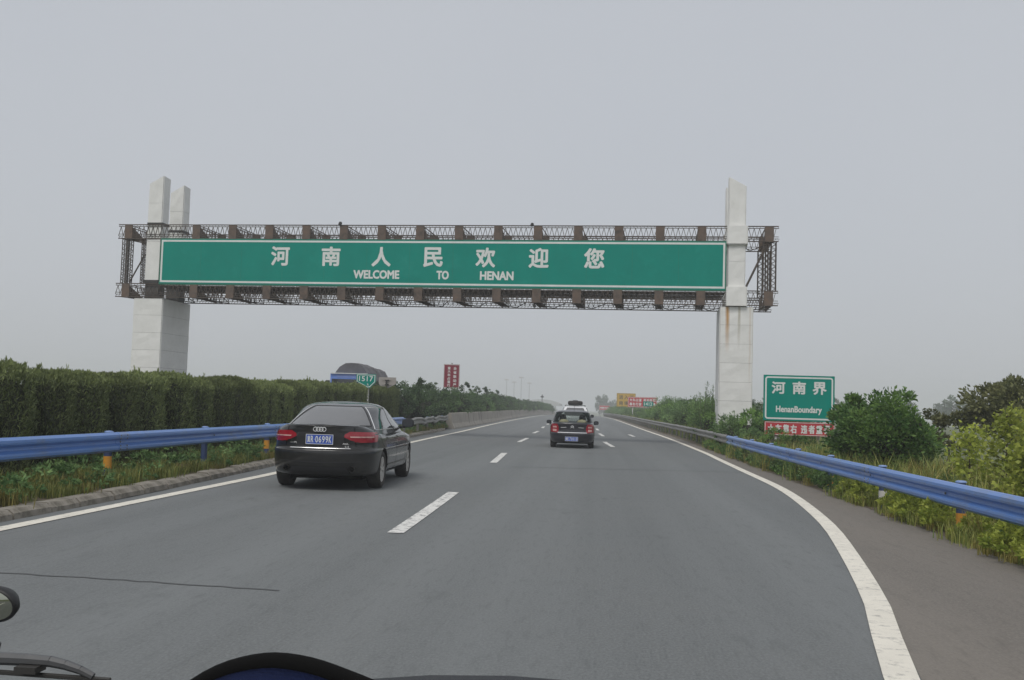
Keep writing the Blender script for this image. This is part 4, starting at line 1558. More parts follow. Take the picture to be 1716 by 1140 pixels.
for sx in (1, -1):
    tl = B.patch("tail_light", [(.53 * sx, .57), (.5 * sx, .7), (.51 * sx, .8), (.56 * sx, .895)], [(.79 * sx, .59), (.805 * sx, .7), (.8 * sx, .8), (.76 * sx, .895)], M_LENS, 'rear', 0.01, 8)
    B.patch("pale_lens", [(.58 * sx, .62), (.58 * sx, .7)], [(.71 * sx, .62), (.72 * sx, .7)], M_LENS2, 'rear', 0.016, 6, 3, parent=tl)
    B.patch("pale_lens", [(.57 * sx, .755), (.58 * sx, .815)], [(.72 * sx, .755), (.71 * sx, .815)], M_LENS2, 'rear', 0.016, 6, 3, parent=tl)
    B.mirror(sx, 1.6, 0.93, 0.93, M_TRIM, 0.1, 0.075)
    B.strip("badge_bar", [(.22 * sx, .775), (.43 * sx, .765)], 0.022, M_CHROME, 'rear', 0.012)
yb = B.rear_y(0, 0.37)
number_plate(B, -0.02, 0.27, 0.48, 0.16, yb - 0.012, "冀E71K13")
B.patch("chrome_strip", [(-.54, .565), (-.54, .592)], [(.54, .565), (.54, .592)], M_CHROME, 'rear', 0.014, 10, 2)
yb = B.rear_y(0, 0.78)
ch = MB()
for z in (0.75, 0.795):
    ch.bar((-0.06, yb - 0.015, z), (0.0, yb - 0.015, z + 0.05), 0.013)
    ch.bar((0.06, yb - 0.015, z), (0.0, yb - 0.015, z + 0.05), 0.013)
ch.obj("badge", M_CHROME, B.root)
B.patch("number_lamp", [(-.09, .7), (-.09, .715)], [(.09, .7), (.09, .715)], M_TRIM, 'rear', 0.02, 4, 2)
MB().bar((0.05, 0.55, 1.39), (0.06, 0.35, 1.62), 0.006, 6).obj("aerial", M_DKST, B.root)
for x in (-0.38, 0.38):          # front seats and rear bench seen through the rear window
    st = MB().box(x - 0.22, x + 0.22, 1.0, 1.14, 0.45, 1.0).obj("seat", M_SEAT, B.root)
    MB().lathe([(0, 0.98), (0.11, 1.0), (0.135, 1.09), (0.12, 1.18), (0.05, 1.24), (0, 1.25)], 12, 'z', (x, 1.04, 0)).obj("headrest", M_SEAT, st, True)
bs = MB().box(-0.6, 0.6, 0.0, 0.15, 0.45, 0.93).obj("rear_bench", M_SEAT, B.root)
for x, m in ((-0.33, M_COVER), (0.36, M_COVER)):
    MB().lathe([(0, .9), (0.19, .9), (0.2, 0.97), (0.12, 1.05), (0, 1.07)], 12, 'z', (x, 0.05, 0)).obj("cushion", m, bs, True)
MB().box(-0.62, 0.62, -0.45, 0.0, 0.88, 0.9).obj("parcel_shelf", M_SEAT, B.root)

# --- white estate further on, a spare wheel lying on its roof rack
Cc = Car("white_estate", (-1.19, 56.6), R_(1.5), "white car with roof rack just beyond the dark saloon", M_SILV,
         [(0.25, 0.75, -0.6, 3.1), (0.32, 0.85, -0.8, 3.3), (0.5, 0.89, -0.88, 3.4), (0.7, 0.895, -0.87, 3.4), (0.85, 0.885, -0.85, 3.35), (0.98, 0.86, -0.83, 3.3), (1.02, 0.8, -0.76, 3.2)],
         [(0.95, 0.84, -0.8, 2.3), (1.05, 0.81, -0.74, 2.1), (1.2, 0.76, -0.62, 1.85), (1.35, 0.715, -0.5, 1.6), (1.48, 0.66, -0.36, 1.4), (1.55, 0.6, -0.22, 1.2), (1.585, 0.5, -0.05, 1.05), (1.60, 0.4, 0.1, .95)],
         2.6, 0.87, 0.34, 0.22, 5, tp=12, tq=3.2, cp=9, cq=3.4, dz=dz_c, rear_dlo=0.78, glass_z=(1.08, 1.5), side_z=(1.06, 1.5), cpil=(-0.4, -0.45), bpil=1.0, apil=1.75)
for sx in (1, -1):
    Cc.patch("tail_light", [(.68 * sx, .75), (.66 * sx, 1.0)], [(.84 * sx, .75), (.82 * sx, 1.0)], M_LENS, 'rear', 0.01, 6)
    Cc.mirror(sx, 1.6, 1.06, 0.98, M_TRIM, 0.1, 0.09)
    MB().bar((0.56 * sx, -0.1, 1.62), (0.54 * sx, 1.5, 1.62), 0.018, 6).obj("roof_rail", M_TRIM, Cc.root)
yb = Cc.rear_y(0, 0.7)
number_plate(Cc, 0, 0.62, 0.44, 0.14, yb - 0.012, "冀A2K816")
for y in (0.25, 0.95):
    MB().box(-0.56, 0.56, y - 0.03, y + 0.03, 1.63, 1.66).obj("cross_bar", M_TRIM, Cc.root)
sp = MB().lathe([(0.2, 0.02), (0.36, 0.0), (0.41, 0.04), (0.42, 0.14), (0.39, 0.21), (0.3, 0.235), (0.2, 0.22), (0.2, 0.02)], 28, 'z')
sr = empty("spare_wheel", (-1.19 - 0.015, 57.2, 1.665), label="dark spare wheel lying flat on the roof rack of the white car", cat="spare wheel")
sp.obj("tyre", M_TYRE, sr, True)
MB().lathe([(0.0, 0.25), (0.12, 0.27), (0.19, 0.22), (0.2, 0.05)], 20, 'z').obj("rim", M_DKST, sr, True)

# --- lorry coming the other way behind the hedge
T = empty("lorry", (-15.12, 61, 0), R_(-1.0), label="blue lorry with a grey tarpaulin over its load behind the hedge", cat="lorry")


def blob_box(mb_, x0, x1, y0, y1, z0, z1, bow, nx=14, ny=18, jit=0.05):
    vs_, fs_ = [], []
    for j in range(ny + 1):
        y = y0 + (y1 - y0) * j / ny
        for i in range(nx + 1):
            t = -1 + 2 * i / nx
            x = (x0 + x1) / 2 + (x1 - x0) / 2 * sgnpow(math.sin(t * math.pi / 2), 0.8)
            z = z0 + (z1 - z0) * (1 - abs(math.sin(t * math.pi / 2)) ** bow)
            k = random.uniform(-jit, jit)
            vs_.append((x + k * 0.5, y, z + k * (0 if abs(t) == 1 else 1)))
    w__ = nx + 1
    for j in range(ny):
        for i in range(nx):
            fs_.append((j * w__ + i, j * w__ + i + 1, (j + 1) * w__ + i + 1, (j + 1) * w__ + i))
    for j, rev in ((0, False), (ny, True)):
        f = tuple(j * w__ + i for i in range(w__))
        fs_.append(f if not rev else tuple(reversed(f)))
    return mb_.add(vs_, fs_)


cabm = MB().box(-1.18, 1.18, 0.0, 1.9, 0.75, 3.16)
cabm.box(-1.12, 1.12, -0.06, 0.0, 0.8, 2.0)
cb_ = cabm.obj("cab", M_TBLUE, T)
MB().box(-1.08, 1.08, -0.03, -0.004, 2.05, 2.85).obj("windscreen", M_SIDEG, cb_)
MB().box(-1.16, 1.16, -0.12, -0.02, 3.17, 3.22).obj("visor", M_WHITE, cb_)
MB().box(-0.75, 0.75, -0.02, -0.005, 2.93, 3.12).obj("name_board", mat("pale_blue_board", (0.22, 0.32, 0.7), 0.5), cb_)
for sx in (-1, 1):
    MB().box(sx * 1.32 - .1, sx * 1.32 + .1, -0.15, -0.05, 2.3, 2.75).obj("wing_mirror", M_TRIM, T)
    MB().box(sx * .85 - .2, sx * .85 + .2, -0.08, -0.061, 0.9, 1.12).obj("headlight", M_WHITE, cb_)
MB().box(-1.22, 1.22, 2.05, 6.1, 0.9, 2.2).obj("load_bed", M_TBLUE, T)
blob_box(MB(), -1.34, 1.34, 0.3, 3.4, 1.9, 3.84, 2.8).obj("tarpaulin", M_TARP, T)
blob_box(MB(), -1.28, 1.24, 3.45, 6.0, 1.9, 3.68, 5.0).obj("tarpaulin", M_TARP, T)
tt, tr_, _b = wheel_mesh(0.5, 0.3, 6)
for y in (0.9, 4.8):
    for sx in (-1, 1):
        wh = link("wheel", None, T, (sx * 1.02, y, 0.5), 0 if sx > 0 else math.pi)
        link("tyre", tt, wh)
        link("rim", tr_, wh)


# ------------------------------------------------------------------ plants
def leaves_mesh(name, P_, D, size, ratio, m, tone, up_bias=0.0):
    """one small folded leaf per point: P_ points, D preferred direction of the leaf axis"""
    n = len(P_)
    a = D + RNG.normal(0, 0.55, (n, 3))
    a[:, 2] += up_bias
    a /= np.linalg.norm(a, axis=1, keepdims=True)
    r = RNG.normal(0, 1, (n, 3))
    b_ = np.cross(a, r)
    b_ /= np.linalg.norm(b_, axis=1, keepdims=True) + 1e-9
    L = size * RNG.uniform(0.6, 1.35, (n, 1))
    W_ = L * ratio
    nrm = np.cross(a, b_)
    v = np.stack([P_ - a * L * 0.5, P_ + b_ * W_ * 0.5 + nrm * W_ * 0.12, P_ + a * L * 0.5, P_ - b_ * W_ * 0.5 + nrm * W_ * 0.12], 1).reshape(-1, 3)
    me = bpy.data.meshes.new(name)
    me.vertices.add(4 * n)
    me.vertices.foreach_set("co", v.astype(np.float32).ravel())
    me.loops.add(4 * n)
    me.loops.foreach_set("vertex_index", np.arange(4 * n, dtype=np.int32))
    me.polygons.add(n)
    me.polygons.foreach_set("loop_start", np.arange(0, 4 * n, 4, dtype=np.int32))
    at = me.attributes.new("tone", 'FLOAT', 'POINT')
    at.data.foreach_set("value", np.repeat(np.clip(tone, 0, 1), 4).astype(np.float32))
    me.materials.append(m)
    me.update()
    me.validate()
    return me


def hedge_mesh(n, h, rx, ry, m, seed):
    rg_ = np.random.default_rng(seed)
    ns = int(n * 0.72)
    z = rg_.uniform(0.015, 1.0, ns)
    t = rg_.uniform(0, 2 * math.pi, ns)
    lump = 1 + 0.03 * np.sin(t * 3 + seed + z * 5) + 0.05 * np.sin(t * 7 - z * 9 + seed * 2) + 0.03 * np.sin(z * 23 + t * 2)
    taper = np.where(z > 0.8, np.sqrt(np.clip(1 - ((z - 0.8) / 0.24) ** 2, 0.1, 1)), 1.0) * np.where(z < 0.3, 0.95 + z / 6, 1.0) * (1.06 - 0.12 * z)
    rr = lump * taper * rg_.uniform(0.82, 1.04, ns)
    c, s_ = np.cos(t), np.sin(t)
    X = rx * np.sign(c) * np.abs(c) ** 0.8 * rr
    Y = ry * np.sign(s_) * np.abs(s_) ** 0.75 * rr
    P1 = np.stack([X, Y, z * h], 1)
    D1 = np.stack([c * 0.5, s_ * 0.5, np.full(ns, 0.85)], 1)
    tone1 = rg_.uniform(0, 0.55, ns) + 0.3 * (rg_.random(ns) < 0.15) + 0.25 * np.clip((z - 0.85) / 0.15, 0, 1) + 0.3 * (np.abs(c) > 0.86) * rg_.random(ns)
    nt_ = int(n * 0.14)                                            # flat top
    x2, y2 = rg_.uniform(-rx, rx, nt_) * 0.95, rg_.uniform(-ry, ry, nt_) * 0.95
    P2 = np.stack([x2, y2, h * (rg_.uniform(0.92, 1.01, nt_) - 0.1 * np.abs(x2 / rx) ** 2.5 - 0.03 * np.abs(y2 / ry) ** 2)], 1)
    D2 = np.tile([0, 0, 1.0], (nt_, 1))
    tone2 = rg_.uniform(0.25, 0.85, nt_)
    k = 60                                                          # loose shoots on top
    P3, D3, T3 = [], [], []
    for _ in range(k):
        x, y = rg_.uniform(-rx, rx) * 0.92, rg_.uniform(-ry, ry) * 0.9
        L = rg_.uniform(0.03, 0.09) * (2.0 if rg_.random() < 0.12 else 1)
        lean = rg_.normal(0, 0.09, 2)
        q = int(n * 0.14 / k)
        u = rg_.random(q)
        P3.append(np.stack([x + lean[0] * u * L + rg_.normal(0, 0.012, q), y + lean[1] * u * L + rg_.normal(0, 0.012, q), h * (0.97 - 0.1 * abs(x / rx) ** 2.5) + u * L], 1))
        D3.append(np.tile([lean[0], lean[1], 2.2], (q, 1)))
        T3.append(rg_.uniform(0.45, 1.0, q))
    P_ = np.vstack([P1, P2] + P3)
    D = np.vstack([D1, D2] + D3)
    T_ = np.concatenate([tone1, tone2] + T3)
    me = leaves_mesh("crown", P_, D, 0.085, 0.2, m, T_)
    return me


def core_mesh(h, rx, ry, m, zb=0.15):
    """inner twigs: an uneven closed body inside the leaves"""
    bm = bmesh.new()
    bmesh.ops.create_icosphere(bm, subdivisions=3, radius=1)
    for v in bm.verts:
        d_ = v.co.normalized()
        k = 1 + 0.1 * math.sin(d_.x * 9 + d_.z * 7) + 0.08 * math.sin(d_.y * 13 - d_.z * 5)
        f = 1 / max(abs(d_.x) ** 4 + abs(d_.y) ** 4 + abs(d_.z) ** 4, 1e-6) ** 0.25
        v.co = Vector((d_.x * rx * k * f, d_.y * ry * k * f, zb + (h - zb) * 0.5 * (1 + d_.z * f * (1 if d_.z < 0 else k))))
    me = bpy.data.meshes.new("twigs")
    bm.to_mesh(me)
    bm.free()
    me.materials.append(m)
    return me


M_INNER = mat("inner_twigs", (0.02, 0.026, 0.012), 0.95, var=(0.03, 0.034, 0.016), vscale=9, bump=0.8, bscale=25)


def trunk_mesh(h, r, m=None):
    mb_ = MB()
    p = Vector((0, 0, -0.1))
    for k in range(4):
        q = Vector((random.uniform(-.03, .03), random.uniform(-.03, .03), h * (k + 1) / 4))
        mb_.bar(p, q, r * (1 - k * 0.18), 7, r * (1 - (k + 1) * 0.18), cap=False)
        p = q
    return mb_.mesh("trunk", m or M_BARK, True)


HV = []
for i in range(5):
    HV.append((hedge_mesh(13000, 1.9, 0.575, 0.62, L_HEDGE, 20 + i), core_mesh(1.62, 0.38, 0.44, M_INNER, 0.0), trunk_mesh(0.5, 0.05)))


def plant(name, loc, meshes, label, cat, group=None, sc=(1, 1, 1), rz=None):
    loc = (loc[0], loc[1], loc[2] + zg(loc[1]))
    r = empty(name, loc, random.uniform(0, 6.28) if rz is None else rz, label=label, cat=cat, group=group)
    for nm, me in meshes:
        if me is not None:
            link(nm, me, r)
    r.scale = sc
    return r


ORD = ["first", "second", "third", "fourth", "fifth", "sixth", "seventh", "eighth", "ninth", "tenth", "eleventh", "twelfth", "thirteenth", "fourteenth", "fifteenth", "sixteenth", "seventeenth", "eighteenth", "nineteenth", "twentieth"]
y = 12.55
k = 0
seen = 0
while y < 50:
    x = at_y(RAIL_L, y) if y < 42 else at_y(RAIL_LG, y)
    x -= 1.95
    tall = 0.95 if y < 17.2 else (0.93 + 0.006 * (y - 17))
    c, co, tr_ = HV[k % 5]
    if y < 16:
        lab = "tall clipped conifer of the median hedge, %s from the left edge" % ORD[k]
    else:
        lab = "clipped conifer in the median hedge, %s from the left edge" % (ORD[k] if k < 20 else "past the twentieth")
    if y > 38:
        lab = "clipped conifer in the median hedge behind and beyond the black saloon"
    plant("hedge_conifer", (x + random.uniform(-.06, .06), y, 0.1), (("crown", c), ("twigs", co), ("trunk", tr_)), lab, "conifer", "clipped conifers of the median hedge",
          (random.uniform(.95, 1.05), random.uniform(0.98, 1.08), tall * random.uniform(0.97, 1.06)), R_(random.choice((0, 180)) + random.uniform(-8, 8)))
    y += 1.36 + random.uniform(-0.1, 0.1)
    k += 1


def bush_mesh(n, rx, ry, h, leaf, ratio, m, seed, clumps=40, zlo=0.05, open_=0.25, top=1.0):
    rg_ = np.random.default_rng(seed)
    C = []
    while len(C) < clumps:
        v = rg_.normal(0, 1, 3)
        v /= np.linalg.norm(v)
        rad = rg_.uniform(0.55, 1.0)
        z = zlo + (h - zlo) * (0.5 + 0.5 * v[2] * rad * (1 + 0.15 * rg_.normal()) * top)
        C.append((v[0] * rad * rx, v[1] * rad * ry, max(0.02, z)))
    C = np.array(C)
    per = n // clumps
    P_, D, T_ = [], [], []
    for c in C:
        s_ = rg_.uniform(0.16, 0.32) * min(rx, ry, h / 1.6)
        q = rg_.normal(0, 1, (per, 3))
        q /= np.linalg.norm(q, axis=1, keepdims=True)
        rad = rg_.random((per, 1)) ** 0.5
        p = c + q * rad * s_ * np.array([1.2, 1.2, 0.9])
        P_.append(p)
        d_ = q + np.array([c[0] / rx, c[1] / ry, 0.5])
        D.append(d_)
        T_.append(np.clip(rg_.normal(0.42 + 0.22 * rg_.normal(), 0.2, per), 0, 1))
    P_ = np.vstack(P_)
    P_[:, 2] = np.abs(P_[:, 2])
    return leaves_mesh("crown", P_, np.vstack(D), leaf, ratio, m, np.concatenate(T_))


def stems_mesh(rx, ry, h, n, m=None, r=0.014):
    mb_ = MB()
    for _ in range(n):
        t = random.uniform(0, 6.28)
        e = Vector((math.cos(t) * rx * random.uniform(.3, .8), math.sin(t) * ry * random.uniform(.3, .8), h * random.uniform(.55, .9)))
        b_ = Vector((e.x * 0.15, e.y * 0.15, -0.05))
        md = (b_ + e) / 2 + Vector((random.uniform(-.1, .1) * rx, random.uniform(-.1, .1) * ry, 0.05))
        mb_.bar(b_, md, r * h, 5, r * h * 0.75, cap=False)
        mb_.bar(md, e, r * h * 0.75, 5, r * h * 0.3, cap=False)
    return mb_.mesh("stem", m or M_BARK)


# broad shrubs behind the concrete barrier
SV = [(bush_mesh(3200, 1.15, 1.15, 2.2, 0.13, 0.5, L_DARK if i < 2 else L_SHRUB, 60 + i, 46, 0.1), core_mesh(1.65, 0.7, 0.7, M_INNER, 0.1), stems_mesh(.8, .8, 1.8, 6)) for i in range(4)]
MC = resample([(-10.4, 50.5), (-10.1, 56), (-10.2, 62), (-10.4, 72), (-10.9, 90), (-11.5, 116), (-12.1, 149), (-12.4, 166), (-12.4, 185), (-12.2, 205), (-12.0, 230), (-11.9, 262)], 1.75)
i = 0
for p in MC:
    hh = np.interp(p[1], [50, 60, 75, 100, 130, 170, 200, 260], [2.25, 2.2, 2.35, 2.45, 2.5, 2.3, 2.3, 2.6]) / 2.2
    me = SV[random.randrange(4)]
    plant("median_shrub", (p[0] + random.uniform(-.3, .3), p[1], 0.1), (("crown", me[0]), ("twigs", me[1]), ("stem", me[2])),
          ("bushy dark shrub of the median, %s beyond the clipped conifers" % ORD[i]) if i < 20 else "bushy dark shrub far along the median behind the concrete barrier", "shrub", "shrubs behind the median barrier", (1.0, 1.0, hh * random.uniform(.9, 1.06)))
    if i % 2 == 0:
        plant("median_shrub", (p[0] - 1.6 + random.uniform(-.3, .3), p[1] + 0.8, 0.1), (("crown", SV[(i // 2) % 4][0]), ("twigs", SV[0][1])),
              ("dark shrub in the back row of the median, %s of that row" % ORD[i // 2]) if i < 20 else "bushy dark shrub far along the back row of the median", "shrub", "shrubs behind the median barrier", (1.05, 1.05, hh * random.uniform(.85, 1.0)))
    i += 1
SAP = [bush_mesh(500, 0.55, 0.55, 1.3, 0.14, 0.45, L_DARK, 80 + j, 12, 0.1) for j in range(2)]
for j, (x, yy, z) in enumerate(((-10.2, 58.5, 1.9), (-10.9, 66.0, 1.9), (-11.0, 84.0, 2.3), (-11.2, 93.5, 2.25), (-11.4, 103.0, 2.3), (-12.0, 112.0, 2.3), (-12.2, 122.0, 2.3))):
    r = empty("sapling", (x, yy, 0.1), random.uniform(0, 6), label="thin sapling poking above the median shrubs, %s from the near end" % ORD[j], cat="sapling", group="saplings above the median shrubs")
    MB().bar((0, 0, 0), (0.05, 0, z + 0.5), 0.035, 6, 0.015).obj("trunk", M_BARK, r)
    link("crown", SAP[j % 2], r, (0.03, 0, z - 0.2))

# weedy bushes along the right verge
VV = [(bush_mesh(3600, 1.25, 1.25, 2.0, 0.12, 0.42, L_VERGE if i < 3 else L_BUSH, 100 + i, 52, 0.08), core_mesh(1.3, 0.65, 0.65, M_INNER, 0.05), stems_mesh(.9, .9, 1.7, 7)) for i in range(4)]
RV = resample([(6.3, 44.5), (6.4, 52), (6.4, 62), (6.3, 76), (6.2, 100), (6.0, 125), (5.6, 150), (5.2, 168), (4.6, 187), (4.1, 210), (3.8, 235), (3.5, 265)], 1.8)
i = 0
for p in RV:
    hh = np.interp(p[1], [44, 55, 70, 92, 106, 150, 185, 210, 265], [1.95, 2.0, 2.25, 2.3, 1.65, 1.65, 1.8, 1.9, 2.2]) / 2.0
    me = VV[random.randrange(4)]
    plant("verge_bush", (p[0] + random.uniform(-.45, .3), p[1], 0), (("crown", me[0]), ("twigs", me[1]), ("stem", me[2])),
          ("weedy bush behind the grey guardrail, %s past the right pillar" % ORD[i]) if i < 20 else "light green weedy bush in the distant strip along the grey guardrail", "bush",
          "weedy bushes along the right verge", (1, 1, hh * random.uniform(.78, 1.12)))
    if i % 2 == 0:
        me = VV[(i // 2) % 4]
        plant("verge_bush", (p[0] + 2.0 + random.uniform(-.4, .4), p[1] + 1, 0), (("crown", me[0]), ("twigs", me[1])), ("weedy bush in the back row past the right pillar, %s of that row" % ORD[i // 2]) if i < 20 else "light green weedy bush in the distant back row of the right verge", "bush",
              "weedy bushes along the right verge", (1.1, 1.1, hh * random.uniform(.8, 1.05)))
    i += 1
# tall wild stems in front of the pillar
def stalk(h, m, leaf=0.09):
    k = int(h * 55)
    u = RNG.random(k) ** 0.8
    lean = RNG.normal(0, 0.1, 2)
    P_ = np.stack([lean[0] * u * h + RNG.normal(0, .04, k), lean[1] * u * h + RNG.normal(0, .04, k), u * h], 1)
    D = np.stack([RNG.normal(0, 1, k), RNG.normal(0, 1, k), np.full(k, 0.9)], 1)
    return leaves_mesh("foliage", P_, D, leaf, 0.25, m, RNG.uniform(0, 0.7, k)), MB().bar((0, 0, 0), (lean[0] * h, lean[1] * h, h), 0.012, 5, 0.004).mesh("stem", M_BARK)


STK = [stalk(2.6, L_VERGE) for _ in range(4)]
for j in range(16):
    a = STK[j % 4]
    x, yy = random.uniform(4.9, 6.2), random.uniform(47, 56)
    hh = random.uniform(0.85, 1.15)
    plant("wild_stalk", (x, yy, 0), (("foliage", a[0]), ("stem", a[1])), "tall thin wild stalk rising above the bushes left of the right pillar", "weed", "tall wild stalks beside the right pillar", (1, 1, hh))
# shrubs in front of the pillar foot and the boundary sign
FV = [(bush_mesh(2600, 0.85, 0.8, 1.45, 0.11, 0.4, L_BUSH if i else L_VERGE, 130 + i, 34, 0.05), core_mesh(0.85, 0.4, 0.4, M_INNER, 0.03)) for i in range(3)]
for j, (x, yy, sx, sz, what) in enumerate(((5.15, 40.3, 0.9, 1.02, "leafy shrub against the left foot of the right pillar"), (6.0, 40.6, 1.0, 1.15, "leafy shrub in front of the right pillar foot"),
                                     (6.75, 40.0, .95, 1.02, "leafy shrub between the right pillar and the green sign"), (5.7, 37.5, .8, .72, "low shrub under the left end of the green sign"),
                                     (6.0, 35.2, .75, 0.72, "low shrub covering the left end of the red board"), (6.6, 34.6, .8, .6, "low shrub before the middle of the red board"),
                                     (7.6, 39.5, 1.0, .9, "shrub growing behind the green boundary sign"), (7.6, 33.0, 0.8, .52, "low shrub below the right end of the red board"),
                                     (5.5, 31.8, 0.6, .45, "small weedy shrub behind the guardrail below the red board"), (6.4, 29.8, .7, .45, "small weedy shrub left of the big green bush"))):
    a = FV[j % 3]
    plant("roadside_shrub", (x, yy, 0), (("crown", a[0]), ("twigs", a[1])), what, "shrub", None, (sx, sx, sz))
# the big bush and the trees at the right
bb = bush_mesh(17000, 1.32, 1.2, 2.0, 0.11, 0.5, L_BUSH, 150, 150, 0.12)
plant("green_bush", (6.75, 24.4, 0), (("crown", bb), ("twigs", core_mesh(1.45, 0.75, 0.7, M_INNER, 0.1)), ("stem", stems_mesh(1, 1, 1.8, 9))), "big rounded dark green bush right of the boundary sign", "bush", None, (1, 1, 1.0), 0.4)
b2 = bush_mesh(2600, .5, .5, 1.1, 0.12, 0.5, L_BUSH, 151, 22, 0.05)
plant("green_bush", (6.25, 25.6, 0.98), (("crown", b2),), "upright leafy top at the left side of the big green bush", "bush", None, (.9, .9, 1.1), 0)
b3 = bush_mesh(9000, 1.9, 1.6, 2.0, 0.14, 0.5, L_OLIVE, 152, 60, 0.1)
r = plant("olive_tree", (12.6, 31, 0), (("trunk", trunk_mesh(1.6, 0.09)), ("stem", stems_mesh(1.2, 1.2, 2.2, 9))), "dull olive tree at the right edge behind the yellow green saplings", "tree", None, (1, 1, 1), 0)
link("crown", b3, r, (0, 0, 0.75))
b4 = bush_mesh(3000, .8, .8, 1.5, 0.13, 0.45, L_OLIVE, 153, 26, 0.1)
r = plant("olive_tree", (10.55, 31.6, 0), (("trunk", trunk_mesh(1.0, 0.05)),), "small olive tree between the big bush and the larger olive tree", "tree", None, (1, 1, 1.0), 0)
link("crown", b4, r, (0, 0, 0.35))
b5 = bush_mesh(3000, 1.1, 1.0, 1.7, 0.13, 0.45, L_OLIVE, 154, 30, 0.1)
r = plant("olive_tree", (11.4, 26.5, 0), (("stem", stems_mesh(1, 1, 1.4, 7)),), "brownish bushy tree low behind the yellow green saplings", "tree", None, (1, 1, 1.05), 0)
link("crown", b5, r, (0, 0, 0.1))


def sapling_mesh(h, spread, n, leaf, m, seed):
    rg_ = np.random.default_rng(seed)
    P_, D, T_ = [], [], []
    st = MB()
    st.bar((0, 0, -0.05), (0.03, 0.02, h * 0.92), 0.022, 6, 0.008)
    nb = 22
    for k in range(nb):
        z = h * (0.2 + 0.75 * k / nb)
        L = spread * (1 - 0.6 * k / nb) * rg_.uniform(.7, 1.1)
        t = k * 2.4 + rg_.normal(0, .3)
        e = np.array([math.cos(t) * L, math.sin(t) * L, L * 0.5])
        st.bar((0.02, 0.01, z), tuple(np.array([0.02, 0.01, z]) + e), 0.008, 4, 0.003, cap=False)
        q = n // nb
        u = rg_.random((q, 1)) ** 0.7
        p = np.array([0.02, 0.01, z]) + e * (0.15 + 0.95 * u) + rg_.normal(0, 0.075, (q, 3))
        P_.append(p)
        D.append(np.tile(e / L, (q, 1)) * 0.8 + np.array([0, 0, -0.15]))
        T_.append(rg_.uniform(0.1, 1, q))
    return leaves_mesh("foliage", np.vstack(P_), np.vstack(D), leaf, 0.72, m, np.concatenate(T_)), st.mesh("stem", M_BARK)


for j, (x, yy, h, sp_, lab) in enumerate(((6.35, 16.4, 1.72, .55, "tallest yellow green sapling with broad leaves behind the guardrail at the right"), (7.1, 17.4, 1.6, .55, "yellow green sapling just right of the tallest one"),
                                          (7.35, 15.6, 1.35, .5, "yellow green broadleaf sapling at the right edge of the view"), (6.1, 15.2, 1.15, .45, "low yellow green sapling left of the tallest one"),
                                          (6.9, 19.6, 1.35, .55, "pale yellow green sapling next to the big green bush"))):
    a = sapling_mesh(h, sp_ * 0.82, 1000, 0.08, L_YELL, 170 + j)
    plant("broadleaf_sapling", (x, yy, 0), (("foliage", a[0]), ("stem", a[1])), lab, "sapling", "yellow green saplings at the right", (1, 1, 1), random.uniform(0, 6))


# grass and weeds
def tuft_mesh(n, h, spread, m, seed, wd=0.0055):
    rg_ = np.random.default_rng(seed)
    vs_, fs_, tone = [], [], []
    for k in range(n):
        b_ = rg_.normal(0, spread * 0.35, 2)
        t = rg_.uniform(0, 6.28)
        L = h * rg_.uniform(0.5, 1.1)
        out = rg_.uniform(0.15, 0.6) * L
        w_ = wd * rg_.uniform(.7, 1.4)
        px, py = -math.sin(t) * w_, math.cos(t) * w_
        i0 = len(vs_)
        for s_, (o_, zz) in enumerate(((0, 0), (out * 0.3, L * 0.6), (out, L))):
            cxx, cyy = b_[0] + math.cos(t) * o_, b_[1] + math.sin(t) * o_
            if s_ < 2:
                vs_ += [(cxx - px, cyy - py, zz), (cxx + px, cyy + py, zz)]
            else:
                vs_.append((cxx, cyy, zz))
        fs_ += [(i0, i0 + 1, i0 + 3, i0 + 2), (i0 + 2, i0 + 3, i0 + 4)]
        tn = rg_.random()
        tone += [tn] * 5
    me = bpy.data.meshes.new("grass_tuft")
    me.from_pydata(vs_, [], fs_)
    at = me.attributes.new("tone", 'FLOAT', 'POINT')
    at.data.foreach_set("value", np.array(tone, np.float32))
    me.materials.append(m)
    return me


def joined(name, items, label):
    """many tufts in one mesh: items (mesh, location, scale, rotation)"""
    groups = {}
    for me, loc, sc, rz in items:
        groups.setdefault(me.materials[0].name, []).append((me, loc, sc, rz))
    first = None
    for mn, its in groups.items():
        V, F, T_ = [], [], []
        base = 0
        cache = {}
        for me, loc, sc, rz in its:
            if me.name not in cache:
                v = np.zeros(len(me.vertices) * 3, np.float32)
                me.vertices.foreach_get("co", v)
                tn = np.zeros(len(me.vertices), np.float32)
                me.attributes["tone"].data.foreach_get("value", tn)
                cache[me.name] = (v.reshape(-1, 3), [tuple(p.vertices) for p in me.polygons], tn)
            v, f, tn = cache[me.name]
            c, s_ = math.cos(rz), math.sin(rz)
            vv = np.stack([(v[:, 0] * c - v[:, 1] * s_) * sc + loc[0], (v[:, 0] * s_ + v[:, 1] * c) * sc + loc[1], v[:, 2] * sc + loc[2]], 1)
            V.append(vv)
            F += [tuple(i + base for i in q) for q in f]
            T_.append(tn)
            base += len(v)
        me = bpy.data.meshes.new(name)
        me.from_pydata(np.vstack(V).tolist(), [], F)
        at = me.attributes.new("tone", 'FLOAT', 'POINT')
        at.data.foreach_set("value", np.concatenate(T_))
        me.materials.append(MATS[mn])
        link(name, me, kind="stuff", label=label)


